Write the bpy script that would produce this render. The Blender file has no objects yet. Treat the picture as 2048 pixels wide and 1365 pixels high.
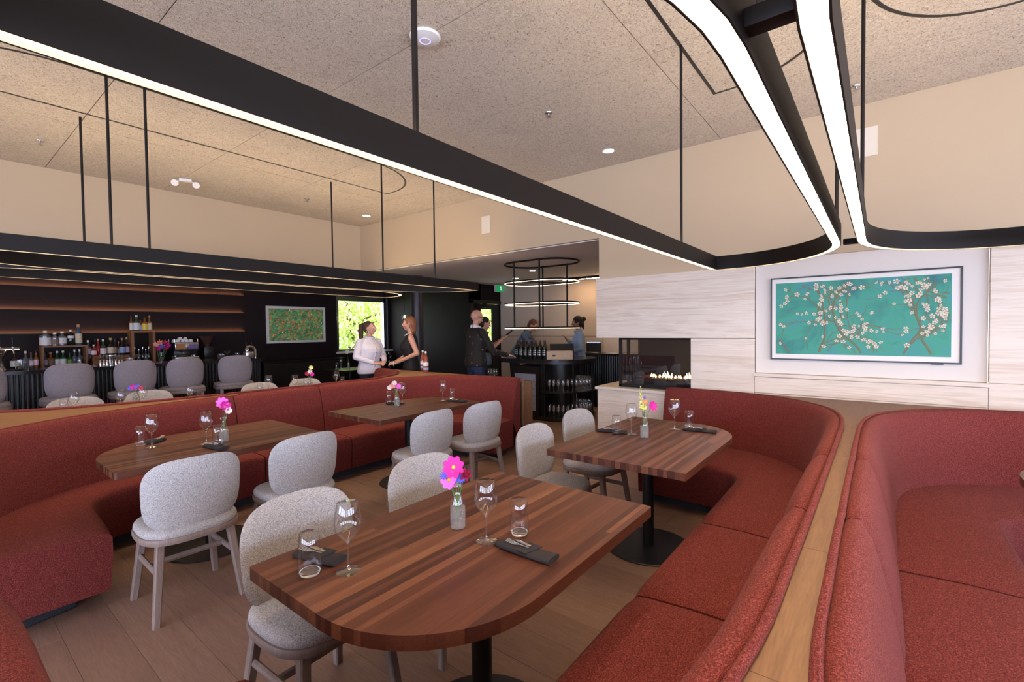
import bpy, bmesh, math, random
from mathutils import Vector, Matrix, Euler, noise

# ------------------------------------------------------------------ camera
FPX = 939.4
YAW, PIT, ROL = [math.radians(a) for a in (38.0897, 1.5012, -0.6498)]
EYE = Vector((0, 0, 1.5))
_f = Vector((math.cos(YAW)*math.cos(PIT), math.sin(YAW)*math.cos(PIT), -math.sin(PIT)))
_r0 = Vector((math.sin(YAW), -math.cos(YAW), 0)); _u0 = _r0.cross(_f)
_r = _r0*math.cos(ROL) + _u0*math.sin(ROL); _u = _u0*math.cos(ROL) - _r0*math.sin(ROL)
def ray(x, y): return _f + _r*((x-1024)/FPX) - _u*((y-682.5)/FPX)
def _hit(x, y, ax, v):
    d = ray(x, y); return EYE + d*((v-EYE[ax])/d[ax])
def PX(x, y, v): return _hit(x, y, 0, v)      # photo pixel -> point on the plane X = v
def PY(x, y, v): return _hit(x, y, 1, v)
def PZ(x, y, v): return _hit(x, y, 2, v)

scene = bpy.context.scene
COL = scene.collection
cam = bpy.data.cameras.new('camera'); camo = bpy.data.objects.new('camera', cam); COL.objects.link(camo)
cam.sensor_width = 36; cam.lens = 36*FPX/2048; cam.clip_start = 0.02; cam.clip_end = 200
mw = Matrix((( _r.x, _u.x, -_f.x, EYE.x), (_r.y, _u.y, -_f.y, EYE.y), (_r.z, _u.z, -_f.z, EYE.z), (0, 0, 0, 1)))
camo.matrix_world = mw
scene.camera = camo
scene.view_settings.view_transform = 'Standard'; scene.view_settings.look = 'None'
scene.view_settings.gamma = 1.0; scene.view_settings.use_curve_mapping = False
scene.view_settings.exposure = 0.0
scene.cycles.transparent_max_bounces = 24

# ------------------------------------------------------------------ world and daylight
world = bpy.data.worlds.new('sky'); scene.world = world; world.use_nodes = True
wn = world.node_tree; wn.nodes.clear()
bg = wn.nodes.new('ShaderNodeBackground'); wo = wn.nodes.new('ShaderNodeOutputWorld')
bg.inputs[0].default_value = (0.80, 0.90, 1.0, 1); bg.inputs[1].default_value = 5.5
wn.links.new(bg.outputs[0], wo.inputs[0])
def area(name, loc, rot, sx, sy, power, color):
    l = bpy.data.lights.new(name, 'AREA'); l.shape = 'RECTANGLE'; l.size = sx; l.size_y = sy
    l.energy = power; l.color = color
    o = bpy.data.objects.new(name, l); COL.objects.link(o); o.location = loc; o.rotation_euler = rot
    return o
sun = bpy.data.lights.new('sun', 'SUN'); sun.energy = 7.0; sun.color = (1.0, .96, .86); sun.angle = math.radians(.6)
suno = bpy.data.objects.new('sun', sun); COL.objects.link(suno); suno.rotation_euler = (0, math.radians(42), 0)   # from +X, high: lights the garden
DAY = (0.56, 0.65, 1.0)
# daylight entering by the window walls behind and beside the camera
for i in range(4):
    area('daylight_side', (-3.4+2.5*i, -5.05, 1.5), (math.radians(90), 0, 0), 2.0, 2.0, 130, DAY)
for i in range(3):
    area('daylight_rear', (-5.05, -2.8+2.9*i, 1.5), (math.radians(90), 0, math.radians(-90)), 2.3, 2.0, 130, DAY)

# ------------------------------------------------------------------ mesh helpers
class MB:
    def __init__(s): s.v = []; s.f = []; s.mi = []
    def add(s, vs, fs, mi=0):
        b = len(s.v); s.v += [tuple(p) for p in vs]
        for f in fs: s.f.append([i+b for i in f]); s.mi.append(mi)
        return s
    def box(s, x0, x1, y0, y1, z0, z1, mi=0, mat=None):
        vs = [Vector((x, y, z)) for z in (z0, z1) for y in (y0, y1) for x in (x0, x1)]
        if mat: vs = [mat @ v for v in vs]
        return s.add(vs, [(0,2,3,1),(4,5,7,6),(0,1,5,4),(2,6,7,3),(0,4,6,2),(1,3,7,5)], mi)
    def rbox(s, x0, x1, y0, y1, z0, z1, r=.005, seg=2, mi=0, mat=None):
        bm = bmesh.new()
        bmesh.ops.create_cube(bm, size=1)
        for v in bm.verts:
            v.co = Vector(((x0+x1)/2+v.co.x*(x1-x0), (y0+y1)/2+v.co.y*(y1-y0), (z0+z1)/2+v.co.z*(z1-z0)))
        r = min(r, .49*min(x1-x0, y1-y0, z1-z0))
        bmesh.ops.bevel(bm, geom=bm.edges[:], offset=r, segments=seg, affect='EDGES', profile=.5)
        bm.verts.index_update()
        vs = [mat @ v.co if mat else v.co.copy() for v in bm.verts]
        fs = [[v.index for v in f.verts] for f in bm.faces]; bm.free()
        return s.add(vs, fs, mi)
    def prism(s, poly, z0, z1, mi=0, bev=0):
        n = len(poly)
        a = sum(poly[i][0]*poly[(i+1)%n][1]-poly[(i+1)%n][0]*poly[i][1] for i in range(n))
        if a < 0: poly = poly[::-1]
        vs = [(p[0], p[1], z0) for p in poly] + [(p[0], p[1], z1) for p in poly]
        fs = [list(range(n-1, -1, -1)), list(range(n, 2*n))] + [(i, (i+1)%n, n+(i+1)%n, n+i) for i in range(n)]
        return s.add(vs, fs, mi)
    def lathe(s, prof, seg=24, loc=(0, 0, 0), mi=0, mat=None, closed=False):
        vs = []; fs = []; n = len(prof)
        for k in range(seg):
            a = 2*math.pi*k/seg; c, q = math.cos(a), math.sin(a)
            for r, z in prof:
                p = Vector((loc[0]+r*c, loc[1]+r*q, loc[2]+z)); vs.append(mat @ p if mat else p)
        for k in range(seg):
            k2 = (k+1) % seg
            for i in range(n-1):
                fs.append((k*n+i, k2*n+i, k2*n+i+1, k*n+i+1))
            if closed: fs.append((k*n+n-1, k2*n+n-1, k2*n, k*n))
        if not closed:
            if prof[0][0] > 1e-6: fs.append([k*n for k in range(seg)][::-1])
            if prof[-1][0] > 1e-6: fs.append([k*n+n-1 for k in range(seg)])
        return s.add(vs, fs, mi)
    def tube(s, pts, r, seg=8, mi=0, closed=False, flat=1.0):
        pts = [Vector(p) for p in pts]; n = len(pts)
        if not hasattr(r, '__len__'): r = [r]*n
        vs = []; fs = []; up = None
        for i in range(n):
            if closed: t = pts[(i+1)%n]-pts[i-1]
            else: t = pts[min(i+1, n-1)]-pts[max(i-1, 0)]
            t.normalize()
            if up is None:
                up = Vector((0, 0, 1)) if abs(t.z) < .9 else Vector((1, 0, 0))
            a = t.cross(up); a.normalize(); b = a.cross(t); up = b
            for k in range(seg):
                an = 2*math.pi*k/seg
                vs.append(pts[i]+a*(r[i]*math.cos(an))+b*(r[i]*flat*math.sin(an)))
        for i in range(n if closed else n-1):
            j = (i+1) % n
            for k in range(seg):
                k2 = (k+1) % seg
                fs.append((i*seg+k, i*seg+k2, j*seg+k2, j*seg+k))
        if not closed:
            fs.append([k for k in range(seg)][::-1]); fs.append([(n-1)*seg+k for k in range(seg)])
        return s.add(vs, fs, mi)
    def grid(s, rows, mi=0, closeu=False, closev=False):
        nr, nc = len(rows), len(rows[0]); vs = [p for r in rows for p in r]; fs = []
        for i in range(nr if closeu else nr-1):
            for j in range(nc if closev else nc-1):
                i2, j2 = (i+1) % nr, (j+1) % nc
                fs.append((i*nc+j, i*nc+j2, i2*nc+j2, i2*nc+j))
        return s.add(vs, fs, mi)
    def mesh(s, name, mats, smooth=35):
        me = bpy.data.meshes.new(name); me.from_pydata(s.v, [], s.f)
        if not isinstance(mats, (list, tuple)): mats = [mats]
        for m in mats: me.materials.append(M[m] if isinstance(m, str) else m)
        if len(mats) > 1: me.polygons.foreach_set('material_index', s.mi)
        bm = bmesh.new(); bm.from_mesh(me); bmesh.ops.recalc_face_normals(bm, faces=bm.faces[:]); bm.to_mesh(me); bm.free()
        if smooth:
            me.shade_smooth(); me.set_sharp_from_angle(angle=math.radians(smooth))
        me.update()
        return me
    def obj(s, name, mats, parent=None, smooth=35, loc=None, rz=0, label=None):
        return put(s.mesh(name, mats, smooth), name, parent, loc, rz, label)
def put(me, name, parent=None, loc=None, rz=0, label=None):
    o = bpy.data.objects.new(name, me); COL.objects.link(o)
    if parent is not None: o.parent = parent
    if loc is not None: o.location = loc
    if rz: o.rotation_euler = (0, 0, rz)
    if label: o['label'] = label
    return o
def thing(name, label, cat, loc=(0, 0, 0), rz=0, group=None):
    o = bpy.data.objects.new(name, None); COL.objects.link(o); o.empty_display_size = .1
    o.location = loc; o.rotation_euler = (0, 0, rz)
    return tag(o, label, cat, group)
def tag(o, label, cat, group=None):
    o['label'] = label; o['category'] = cat
    if group: o['group'] = group
    return o
def struct(o):
    o['kind'] = 'structure'; return o
def dup(root, loc=None, rz=None, label=None, group=None):
    r = root.copy(); COL.objects.link(r)
    if loc is not None: r.location = loc
    if rz is not None: r.rotation_euler = (0, 0, rz)
    if label: r['label'] = label
    if group: r['group'] = group
    for ch in list(root.children):
        c = ch.copy(); COL.objects.link(c); c.parent = r
        for g in list(ch.children):
            d = g.copy(); COL.objects.link(d); d.parent = c
    return r
def catmull(pts, step=.06):
    out = []; n = len(pts); pts = [Vector(p) for p in pts]
    for i in range(n-1):
        p0 = pts[i-1] if i else pts[0]*2-pts[1]; p1, p2 = pts[i], pts[i+1]
        p3 = pts[i+2] if i+2 < n else pts[-1]*2-pts[-2]
        k = max(1, int((p2-p1).length/step))
        for j in range(k):
            t = j/k
            out.append(.5*((2*p1)+(p2-p0)*t+(2*p0-5*p1+4*p2-p3)*t*t+(3*p1-p0-3*p2+p3)*t*t*t))
    out.append(pts[-1]); return out
def clip(poly, ax, v, keep_less):
    out = []; n = len(poly)
    for i in range(n):
        a, b = poly[i], poly[(i+1) % n]
        ia = (a[ax] <= v) == keep_less or a[ax] == v; ib = (b[ax] <= v) == keep_less or b[ax] == v
        if ia: out.append(a)
        if ia != ib:
            t = (v-a[ax])/(b[ax]-a[ax]); out.append((a[0]+(b[0]-a[0])*t, a[1]+(b[1]-a[1])*t))
    return out
def lerp(a, b, t): return a+(b-a)*t

# ------------------------------------------------------------------ materials
M = {}
class NT:
    def __init__(s, name):
        s.m = bpy.data.materials.new(name); s.m.use_nodes = True; s.t = s.m.node_tree; s.t.nodes.clear()
        s.out = s.n('OutputMaterial'); s.b = s.n('BsdfPrincipled'); s.l(s.b.outputs[0], s.out.inputs[0]); M[name] = s.m
    def n(s, typ, **kw):
        nd = s.t.nodes.new('ShaderNode'+typ)
        for k, v in kw.items(): setattr(nd, k, v)
        return nd
    def l(s, a, b): s.t.links.new(a, b)
    def set(s, **kw):
        for k, v in kw.items(): s.b.inputs[k.replace('_', ' ')].default_value = v
        return s
    def coord(s, kind='Object', scale=(1, 1, 1), rot=(0, 0, 0), offset_random=False):
        tc = s.n('TexCoord'); mp = s.n('Mapping'); mp.inputs['Scale'].default_value = scale; mp.inputs['Rotation'].default_value = rot
        if kind == 'Global':
            g = s.n('NewGeometry'); s.l(g.outputs['Position'], mp.inputs[0])
        else: s.l(tc.outputs[kind], mp.inputs[0])
        if offset_random:
            oi = s.n('ObjectInfo'); cb = s.n('CombineXYZ'); mu = s.n('Math', operation='MULTIPLY'); mu.inputs[1].default_value = 37.
            s.l(oi.outputs['Random'], mu.inputs[0])
            for i in range(3): s.l(mu.outputs[0], cb.inputs[i])
            s.l(cb.outputs[0], mp.inputs['Location'])
        return mp.outputs[0]
    def noise(s, vec, scale, detail=4, rough=.55, dist=0):
        nd = s.n('TexNoise'); nd.inputs['Scale'].default_value = scale; nd.inputs['Detail'].default_value = detail
        nd.inputs['Roughness'].default_value = rough; nd.inputs['Distortion'].default_value = dist
        if vec: s.l(vec, nd.inputs['Vector'])
        return nd.outputs['Fac']
    def ramp(s, fac, stops, interp='LINEAR'):
        r = s.n('ValToRGB'); r.color_ramp.interpolation = interp; e = r.color_ramp.elements
        while len(e) < len(stops): e.new(.5)
        for el, (p, c) in zip(e, stops): el.position = p; el.color = (*c, 1)
        s.l(fac, r.inputs[0]); return r.outputs[0]
    def mix(s, fac, a, b, blend='MIX'):
        m = s.n('Mix', data_type='RGBA', blend_type=blend)
        for i, v in ((0, fac), (6, a), (7, b)):
            if hasattr(v, 'links') or hasattr(v, 'is_linked'): s.l(v, m.inputs[i])
            else: m.inputs[i].default_value = v if i == 0 else (*v, 1)
        return m.outputs[2]
    def col(s, c): s.l(c, s.b.inputs['Base Color']); return s
    def bump(s, h, strength=.3, dist=.01):
        b = s.n('Bump'); b.inputs['Strength'].default_value = strength; b.inputs['Distance'].default_value = dist
        s.l(h, b.inputs['Height']); s.l(b.outputs[0], s.b.inputs['Normal']); return s
def plain(name, c, rough=.5, metal=0, **kw):
    t = NT(name); t.set(Base_Color=(*c, 1), Roughness=rough, Metallic=metal, **kw); return t
def hexc(h):
    h = h.lstrip('#'); v = [int(h[i:i+2], 16)/255 for i in (0, 2, 4)]
    return tuple(x/12.92 if x <= .04045 else ((x+.055)/1.055)**2.4 for x in v)

plain('white_paint', hexc('e8e2da'), .6)
plain('black_metal', (.009, .006, .0045), .55, Specular_IOR_Level=.25)
plain('black_satin', (.014, .012, .012), .35)
plain('table_black', (.010, .010, .012), .42)
plain('black_wall', (.014, .008, .008), .6, Specular_IOR_Level=.2)
plain('dark_counter', (.018, .015, .016), .16)
plain('chrome', (.75, .75, .76), .12, 1)
plain('steel', (.55, .55, .56), .25, 1)
plain('dark_napkin', (.026, .022, .026), .9)
plain('white_plastic', (.75, .74, .72), .4)
plain('grille_white', hexc('dccfba'), .6); plain('grille_cloth', hexc('e3d8c6'), .7)
plain('skin', hexc('c9967f'), .5); plain('skin_dark', hexc('9a6a55'), .5)
plain('plinth', (.03, .032, .04), .6)
plain('stem_green', (.10, .22, .05), .6)
def glassmat(name, c=(1, 1, 1), rough=0.0, ior=1.45, alpha=1):
    t = NT(name); t.set(Base_Color=(*c, 1), Roughness=rough, IOR=ior)
    t.b.inputs['Transmission Weight'].default_value = 1.0; return t
glassmat('glass', (.97, .98, 1)); glassmat('glass_green', (.12, .3, .12)); glassmat('glass_amber', (.75, .28, .06)); glassmat('glass_rose', (.8, .35, .3))
glassmat('water', (.93, .95, .95), .05, 1.33)
# thin panes: mostly clear sheet with a mirror skin
def pane(name, refl=.08, tint=(1, 1, 1)):
    t = NT(name); t.t.nodes.remove(t.b)
    tr = t.n('BsdfTransparent'); tr.inputs[0].default_value = (*tint, 1); gl = t.n('BsdfGlossy'); gl.inputs['Roughness'].default_value = .0
    lw = t.n('LayerWeight'); lw.inputs[0].default_value = .5; mx = t.n('MixShader')
    pw = t.n('Math', operation='POWER'); pw.inputs[1].default_value = 2.6; t.l(lw.outputs['Facing'], pw.inputs[0])
    ma = t.n('Math', operation='MULTIPLY_ADD'); ma.inputs[1].default_value = .62; ma.inputs[2].default_value = refl
    t.l(pw.outputs[0], ma.inputs[0]); t.l(ma.outputs[0], mx.inputs[0]); t.l(tr.outputs[0], mx.inputs[1]); t.l(gl.outputs[0], mx.inputs[2]); t.l(mx.outputs[0], t.out.inputs[0])
pane('window_glass', .04); pane('fire_glass', .07)
# thin-walled drinking glass: clear with strong edge reflections
pane('shelf_glass', .2, (.98, .985, .99)); pane('thin_glass', .09, (.98, .985, .99))
def emit(name, c, s):
    t = NT(name); t.set(Base_Color=(0, 0, 0, 1), Emission_Color=(*c, 1), Emission_Strength=s); return t
plain('lamp_liner', (.11, .10, .09), .5); emit('led', (1.0, .73, .46), 34); emit('led_added_up', (1.0, .78, .53), 30); emit('led_soft', (1.0, .62, .34), 7); emit('led_shelf', (1.0, .48, .2), 26)
emit('flame', (1.0, .72, .30), 9); emit('downlight', (1, .85, .65), 12); emit('downlight_alcove', (1, .82, .62), 70); emit('led_wash', (1, .66, .36), 70); emit('led_thin', (1.0, .75, .5), 6)
emit('ap_ring', (.5, .45, 1.0), 1.6); emit('screen', (.55, .62, .8), .9)

def wood(name, stops, rscale=(1, 1, 1), grain=14, rough=.45, rnd=.55, bump=.06, axis='X'):
    t = NT(name)
    sc = (1.2, 16, 16) if axis == 'X' else (16, 1.2, 16)
    if axis == 'Z': sc = (16, 16, 1.2)
    v = t.coord('Object', sc, offset_random=True)
    g = t.noise(v, 2.2, 6, .6, .6)
    v2 = t.coord('Object', tuple(a*4 for a in sc), offset_random=True)
    g2 = t.noise(v2, 3.0, 3, .6)
    oi = t.n('ObjectInfo')
    m1 = t.n('Math', operation='MULTIPLY_ADD'); t.l(g, m1.inputs[0]); m1.inputs[1].default_value = 1-rnd; m1.inputs[2].default_value = .0
    m2 = t.n('Math', operation='MULTIPLY_ADD'); t.l(oi.outputs['Random'], m2.inputs[0]); m2.inputs[1].default_value = rnd; t.l(m1.outputs[0], m2.inputs[2])
    c = t.ramp(m2.outputs[0], stops)
    dk = t.ramp(g2, [(.35, (.72, .70, .68)), (.6, (1, 1, 1))])
    t.col(t.mix(.6, c, dk, 'MULTIPLY')); t.set(Roughness=rough); t.b.inputs['Specular IOR Level'].default_value = .32; t.bump(g2, bump, .002); return t
wood('walnut', [(.05, hexc('38201a')), (.32, hexc('543025')), (.55, hexc('683f30')), (.78, hexc('80533d')), (.95, hexc('ac7f5a'))], rough=.40, rnd=.62)
wood('oak_floor', [(.1, hexc('826556')), (.45, hexc('927364')), (.8, hexc('a28472'))], rough=.5, rnd=.3, axis='Y')
wood('oak_ledge', [(.2, hexc('6d4c37')), (.55, hexc('825f43')), (.85, hexc('94704c'))], rough=.5, rnd=.25, axis='X')
wood('oak_shelf', [(.2, hexc('7a5238')), (.8, hexc('a2724c'))], rough=.5, rnd=.2)
wood('pale_wood', [(.2, hexc('c2a183')), (.8, hexc('dcc2a6'))], rough=.5, rnd=.2)
wood('leg_wood', [(.2, hexc('7d6a62')), (.8, hexc('a08d84'))], rough=.5, rnd=.15, axis='Z')
wood('stool_wood', [(.2, hexc('6f6468')), (.8, hexc('8b8084'))], rough=.5, rnd=.15, axis='Z')

def fabric(name, c1, c2, c3, scale=260, bump=.35, sheen=.3, sheenc=(1, .8, .7)):
    t = NT(name); v = t.coord('Object')
    va = t.coord('Object', (.30, .30, 1)); vb = t.coord('Object', (1, 1, .28))
    a1 = t.noise(va, scale*1.6, 2, .6); a2 = t.noise(vb, scale*1.6, 2, .6); b = t.noise(v, scale*.22, 3, .6)
    am = t.n('Math', operation='ADD'); t.l(a1, am.inputs[0]); t.l(a2, am.inputs[1]); ah = t.n('Math', operation='MULTIPLY'); ah.inputs[1].default_value = .5; t.l(am.outputs[0], ah.inputs[0]); a = ah.outputs[0]
    w = t.n('TexVoronoi'); w.inputs['Scale'].default_value = scale*.9; t.l(v, w.inputs['Vector'])
    c = t.ramp(a, [(.36, c1), (.5, c2), (.64, c3)])
    d = t.ramp(b, [(.3, (.88, .88, .88)), (.7, (1, 1, 1))])
    t.col(t.mix(1.0, c, d, 'MULTIPLY')); t.set(Roughness=.92)
    t.b.inputs['Sheen Weight'].default_value = sheen; t.b.inputs['Sheen Tint'].default_value = (*sheenc, 1); t.b.inputs['Sheen Roughness'].default_value = .5
    t.b.inputs['Specular IOR Level'].default_value = .15
    m = t.n('Math', operation='ADD'); t.l(a, m.inputs[0]); t.l(w.outputs['Distance'], m.inputs[1])
    t.bump(m.outputs[0], bump, .003); return t
fabric('red_fabric', hexc('421617'), hexc('6e2a28'), hexc('9f574c'), 420, .4, .04)
fabric('grey_fabric', hexc('726f73'), hexc('bbb6b4'), hexc('e0dbd7'), 380, .3, .04, (1, 1, 1))
fabric('stool_fabric', hexc('6a6368'), hexc('7d767b'), hexc('8c858a'), 300, .15, .1, (1, 1, 1))

t = NT('ceiling_board'); v = t.coord('Global')
mp2 = t.coord('Global', (1, 1, 1))
n1 = t.noise(v, 58, 3, .75, 1.4); n2 = t.noise(v, 3, 2, .5)
t.col(t.mix(1.0, t.ramp(n1, [(.30, hexc('7d6a56')), (.43, hexc('d8c8b2')), (.7, hexc('f0e4d0'))]), t.ramp(n2, [(.3, (.93, .93, .93)), (.7, (1, 1, 1))]), 'MULTIPLY'))
t.set(Roughness=.95); t.bump(n1, .9, .018)
t = NT('cream_wall'); v = t.coord('Global'); n1 = t.noise(v, 90, 2)
t.set(Base_Color=(*hexc('c4ae90'), 1), Roughness=.8); t.bump(n1, .04, .003)
t = NT('niche_paint'); t.set(Base_Color=(*hexc('ded6cd'), 1), Roughness=.6)
t = NT('soffit_paint'); t.set(Base_Color=(*hexc('e4dedc'), 1), Roughness=.8)
t = NT('beige_panel'); v = t.coord('Global'); n1 = t.noise(v, 60, 3)
t.set(Base_Color=(*hexc('cbbbaa'), 1), Roughness=.7); t.bump(n1, .05, .003)

def travertine(name):
    t = NT(name); v = t.coord('Global', (1, .35, 5.5)); w = t.noise(v, 1.1, 2, .5)
    v2 = t.coord('Global', (1.2, .8, 15)); g = t.noise(v2, 1.6, 5, .62, 1.0)
    v3 = t.coord('Global', (3, 1.6, 55)); h = t.noise(v3, 1.5, 3, .6)
    m = t.n('Math', operation='MULTIPLY_ADD'); t.l(w, m.inputs[0]); m.inputs[1].default_value = .45
    t.l(g, m.inputs[2])
    c = t.ramp(m.outputs[0], [(.35, hexc('bba48d')), (.55, hexc('d2c0ad')), (.70, hexc('e0d2c2')), (.9, hexc('cdb9a4'))])
    d = t.ramp(h, [(.3, (.90, .87, .84)), (.55, (1, 1, 1))])
    t.col(t.mix(.8, c, d, 'MULTIPLY')); t.set(Roughness=.38); return t
travertine('travertine')

# ================================================================== the setting
CE, XW, YB, SOF, XB, YBAR = 3.246, 4.70, 6.91, 2.49, 8.40, 10.0
XL, YR = -4.9, -4.9
rnd = random.Random(7)

# floor of oak planks running along Y
fl = struct(MB().box(XL, XB+.2, YR, YBAR+.2, -.12, -.014).obj('floor', 'oak_shelf'))
plank_cache = {}
def plank(w, l):
    k = (round(w, 3), round(l, 3))
    if k not in plank_cache:
        m = MB(); r = .0012
        m.add([(-w/2, -l/2, -.013), (w/2, -l/2, -.013), (w/2, l/2, -.013), (-w/2, l/2, -.013),
               (-w/2, -l/2, -r), (w/2, -l/2, -r), (w/2, l/2, -r), (-w/2, l/2, -r),
               (-w/2+r, -l/2+r, 0), (w/2-r, -l/2+r, 0), (w/2-r, l/2-r, 0), (-w/2+r, l/2-r, 0)],
              [(0, 1, 5, 4), (1, 2, 6, 5), (2, 3, 7, 6), (3, 0, 4, 7), (4, 5, 9, 8), (5, 6, 10, 9), (6, 7, 11, 10), (7, 4, 8, 11), (8, 9, 10, 11)])
        plank_cache[k] = m.mesh('plank', 'oak_floor', 0)
    return plank_cache[k]
PW = .205; x = -.2
while x < 6.9:
    y = .2 - rnd.random()*1.6
    while y < 7.6:
        put(plank(PW-.0007, 2.0-.0007), 'plank', fl, (x+PW/2, y+1.0, 0)); y += 2.0
    x += PW
m = MB()
m.box(XL, -.2, YR, YBAR, -.013, -.0005).box(-.2, x, YR, -1.4, -.013, -.0005).box(-.2, x, 8.2, YBAR, -.013, -.0005).box(x, XB, YR, YBAR, -.013, -.0005)
o = m.obj('plank_field', 'oak_floor', fl, 0); o['kind'] = 'stuff'

# main ceiling: acoustic boards with open joints
ce = struct(MB().box(XL, XW+.15, YR, YB+.15, CE+.03, CE+.12).obj('ceiling', 'black_wall'))
xs = [XL]+[v for v in [.905+1.03*k for k in range(-6, 4)] if XL+.1 < v < XW-.05]+[XW]
ys = [YR]+[v for v in [1.18+2.06*k for k in range(-3, 4)] if YR+.1 < v < YB-.05]+[YB]
for i in range(len(xs)-1):
    for j in range(len(ys)-1):
        MB().box(xs[i]+.003, xs[i+1]-.003, ys[j]+.003, ys[j+1]-.003, CE, CE+.031).obj('ceiling_board', 'ceiling_board', ce, 0)
# lower ceilings
struct(MB().box(XW+.121, XB+.1, .5, YB+.1, SOF, SOF+.08).obj('ceiling_alcove', 'soffit_paint', smooth=0))
struct(MB().box(XL, XB+.1, YB+.121, YBAR+.1, SOF, SOF+.08).box(XW+.121, XB+.1, YB+.1, YB+.121, SOF, SOF+.08).obj('ceiling_bar', 'soffit_paint', smooth=0))
# bulkheads
struct(MB().box(XL, XW+.12, YB, YB+.12, SOF-.002, CE+.02).obj('wall_bulkhead', 'cream_wall', smooth=0))
wu = struct(MB().box(XW, XW+.12, 2.45, YB, SOF-.002, CE+.02).box(XW, XW+.12, .89, 2.45, 2.04, CE+.02).box(XW, XW+.12, YR, -.605, 2.04, CE+.02)
            .box(XW+.02, XW+.12, -.605, .89, 1.06, CE+.02).box(XW, XW+.02, -.605, .89, 2.09, CE+.02).obj('wall_right', 'cream_wall', smooth=0))
# fine drip bead under the bulkhead edge
struct(MB().box(XW+.05, XW+.06, 2.46, YB, SOF-.012, SOF-.002).obj('trim_1', 'white_paint'))
# travertine cladding of the fireplace wall, slab by slab
XT = XW-.03
def slab(y0, y1, z0, z1, x0=XT, x1=XW+.02):
    MB().rbox(x0, x1, y0+.0015, y1-.0015, z0+.0015, z1-.0015, .002, 1).obj('stone_slab', 'travertine', wu)
slab(.89, 2.475, 1.387, 2.04, XT, 5.35)
slab(.89, 1.452, .0, 1.387, XT, 5.3)
slab(-.605, .89, .0, .90); slab(-.605, .89, .90, 1.045)
slab(-.615, .90, 1.045, 1.078, XT-.012)
slab(-2.1, -.605, .0, 1.078); slab(-2.1, -.605, 1.078, 2.085)
slab(-3.6, -2.1, .0, 2.085); slab(YR, -3.6, .0, 2.085)
MB().box(XW+.005, XW+.03, -.60, .885, 1.08, 2.088).obj('niche_panel', 'niche_paint', wu, 0)
# back of the fireplace wall
struct(MB().box(5.35, 5.47, .5, 1.45, 0, SOF).box(XW+.12, XB, .5, .55, 0, SOF).obj('wall_alcove', 'cream_wall', smooth=0))
# rear alcove wall in panels
wb = struct(MB().box(XB+.012, XB+.1, .5, YB+.1, 0, SOF).obj('wall_rear', 'black_wall', smooth=0))
py = [.5, 2.6, 4.30, 5.72, YB]
for i in range(4):
    for z0, z1 in ((0, 1.33), (1.33, SOF)):
        MB().box(XB-.004, XB+.012, py[i]+.004, py[i+1]-.004, z0+.004, z1-.004).obj('wall_panel', 'beige_panel', wb, 0)
# black wall behind the bar, with window hole
WX0, WX1, WZ0, WZ1 = PY(675.5, 600, YBAR).x, PY(769, 600, YBAR).x, PY(722, 698, YBAR).z, PY(722, 599.5, YBAR).z
m = MB()
m.box(XL, WX0, YBAR, YBAR+.15, 0, SOF).box(WX1, 7.75, YBAR, YBAR+.15, 0, SOF).box(WX0, WX1, YBAR, YBAR+.15, 0, WZ0).box(WX0, WX1, YBAR, YBAR+.15, WZ1, SOF)
struct(m.obj('wall_bar', 'black_wall', smooth=0))
struct(MB().box(7.62, 7.72, YB, YBAR, 0, SOF).obj('wall_bar_end', 'black_wall', smooth=0))
# window with frame and pane
w1 = struct(MB().box(WX0-.05, WX0, YBAR-.02, YBAR+.1, WZ0-.05, WZ1+.05).box(WX1-.05, WX1+.06, YBAR-.02, YBAR+.1, WZ0-.05, WZ1+.05)
            .box(WX0, WX1, YBAR-.02, YBAR+.1, WZ1-.05, WZ1+.05).box(WX0, WX1, YBAR-.02, YBAR+.1, WZ0-.05, WZ0).obj('window_1', 'steel'))
MB().box(WX0-.07, WX1+.4, YBAR-.14, YBAR+.02, WZ0-.085, WZ0-.05).obj('sill', 'white_paint', w1)
MB().box(WX0, WX1, YBAR+.05, YBAR+.056, WZ0, WZ1).obj('pane', 'window_glass', w1, 0)
MB().box(WX1+.06, WX1+.2, YBAR-.04, YBAR, WZ0-.05, WZ1+.1).obj('blind_channel', 'black_satin', w1)
# entrance door wall
D0, D1 = PY(945, 650, YB).x, PY(1003, 650, YB).x
g0, g1 = PY(960.5, 648, YB), PY(988, 648, YB); gz1, gz0 = PY(974, 618.5, YB).z, PY(974, 690, YB).z
m = MB(); m.box(7.62, D0, YB, YB+.1, 0, SOF).box(D0, XB, YB, YB+.1, 2.08, SOF).box(D1, XB+.1, YB, YB+.1, 0, SOF)
struct(m.obj('wall_entrance', 'black_wall', smooth=0))
d1 = struct(MB().box(D0+.02, g0.x, YB+.03, YB+.08, 0, 2.06).box(g1.x, D1-.02, YB+.03, YB+.08, 0, 2.06).box(g0.x, g1.x, YB+.03, YB+.08, gz1, 2.06).box(g0.x, g1.x, YB+.03, YB+.08, 0, gz0).obj('door_1', 'black_satin'))
MB().box(g0.x, g1.x, YB+.052, YB+.058, gz0, gz1).obj('door_pane', 'window_glass', d1, 0)
MB().rbox(D0+.1, D0+.42, YB-.05, YB+.03, 1.98, 2.05, .008).obj('door_closer', 'black_metal', d1)
m = MB(); m.tube([(D0+.3, YB-.02, 2.055), (D0+.5, YB-.06, 2.075), (D0+.68, YB+.02, 2.09)], .012); m.obj('closer_arm', 'black_metal', d1)
MB().box(D0-.06, D0+.02, YB-.02, YB+.02, 0, 2.12).box(D1-.02, D1+.06, YB-.02, YB+.02, 0, 2.12).box(D0-.06, D1+.06, YB-.02, YB+.02, 2.06, 2.14).obj('door_frame', 'black_satin', d1)
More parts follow.
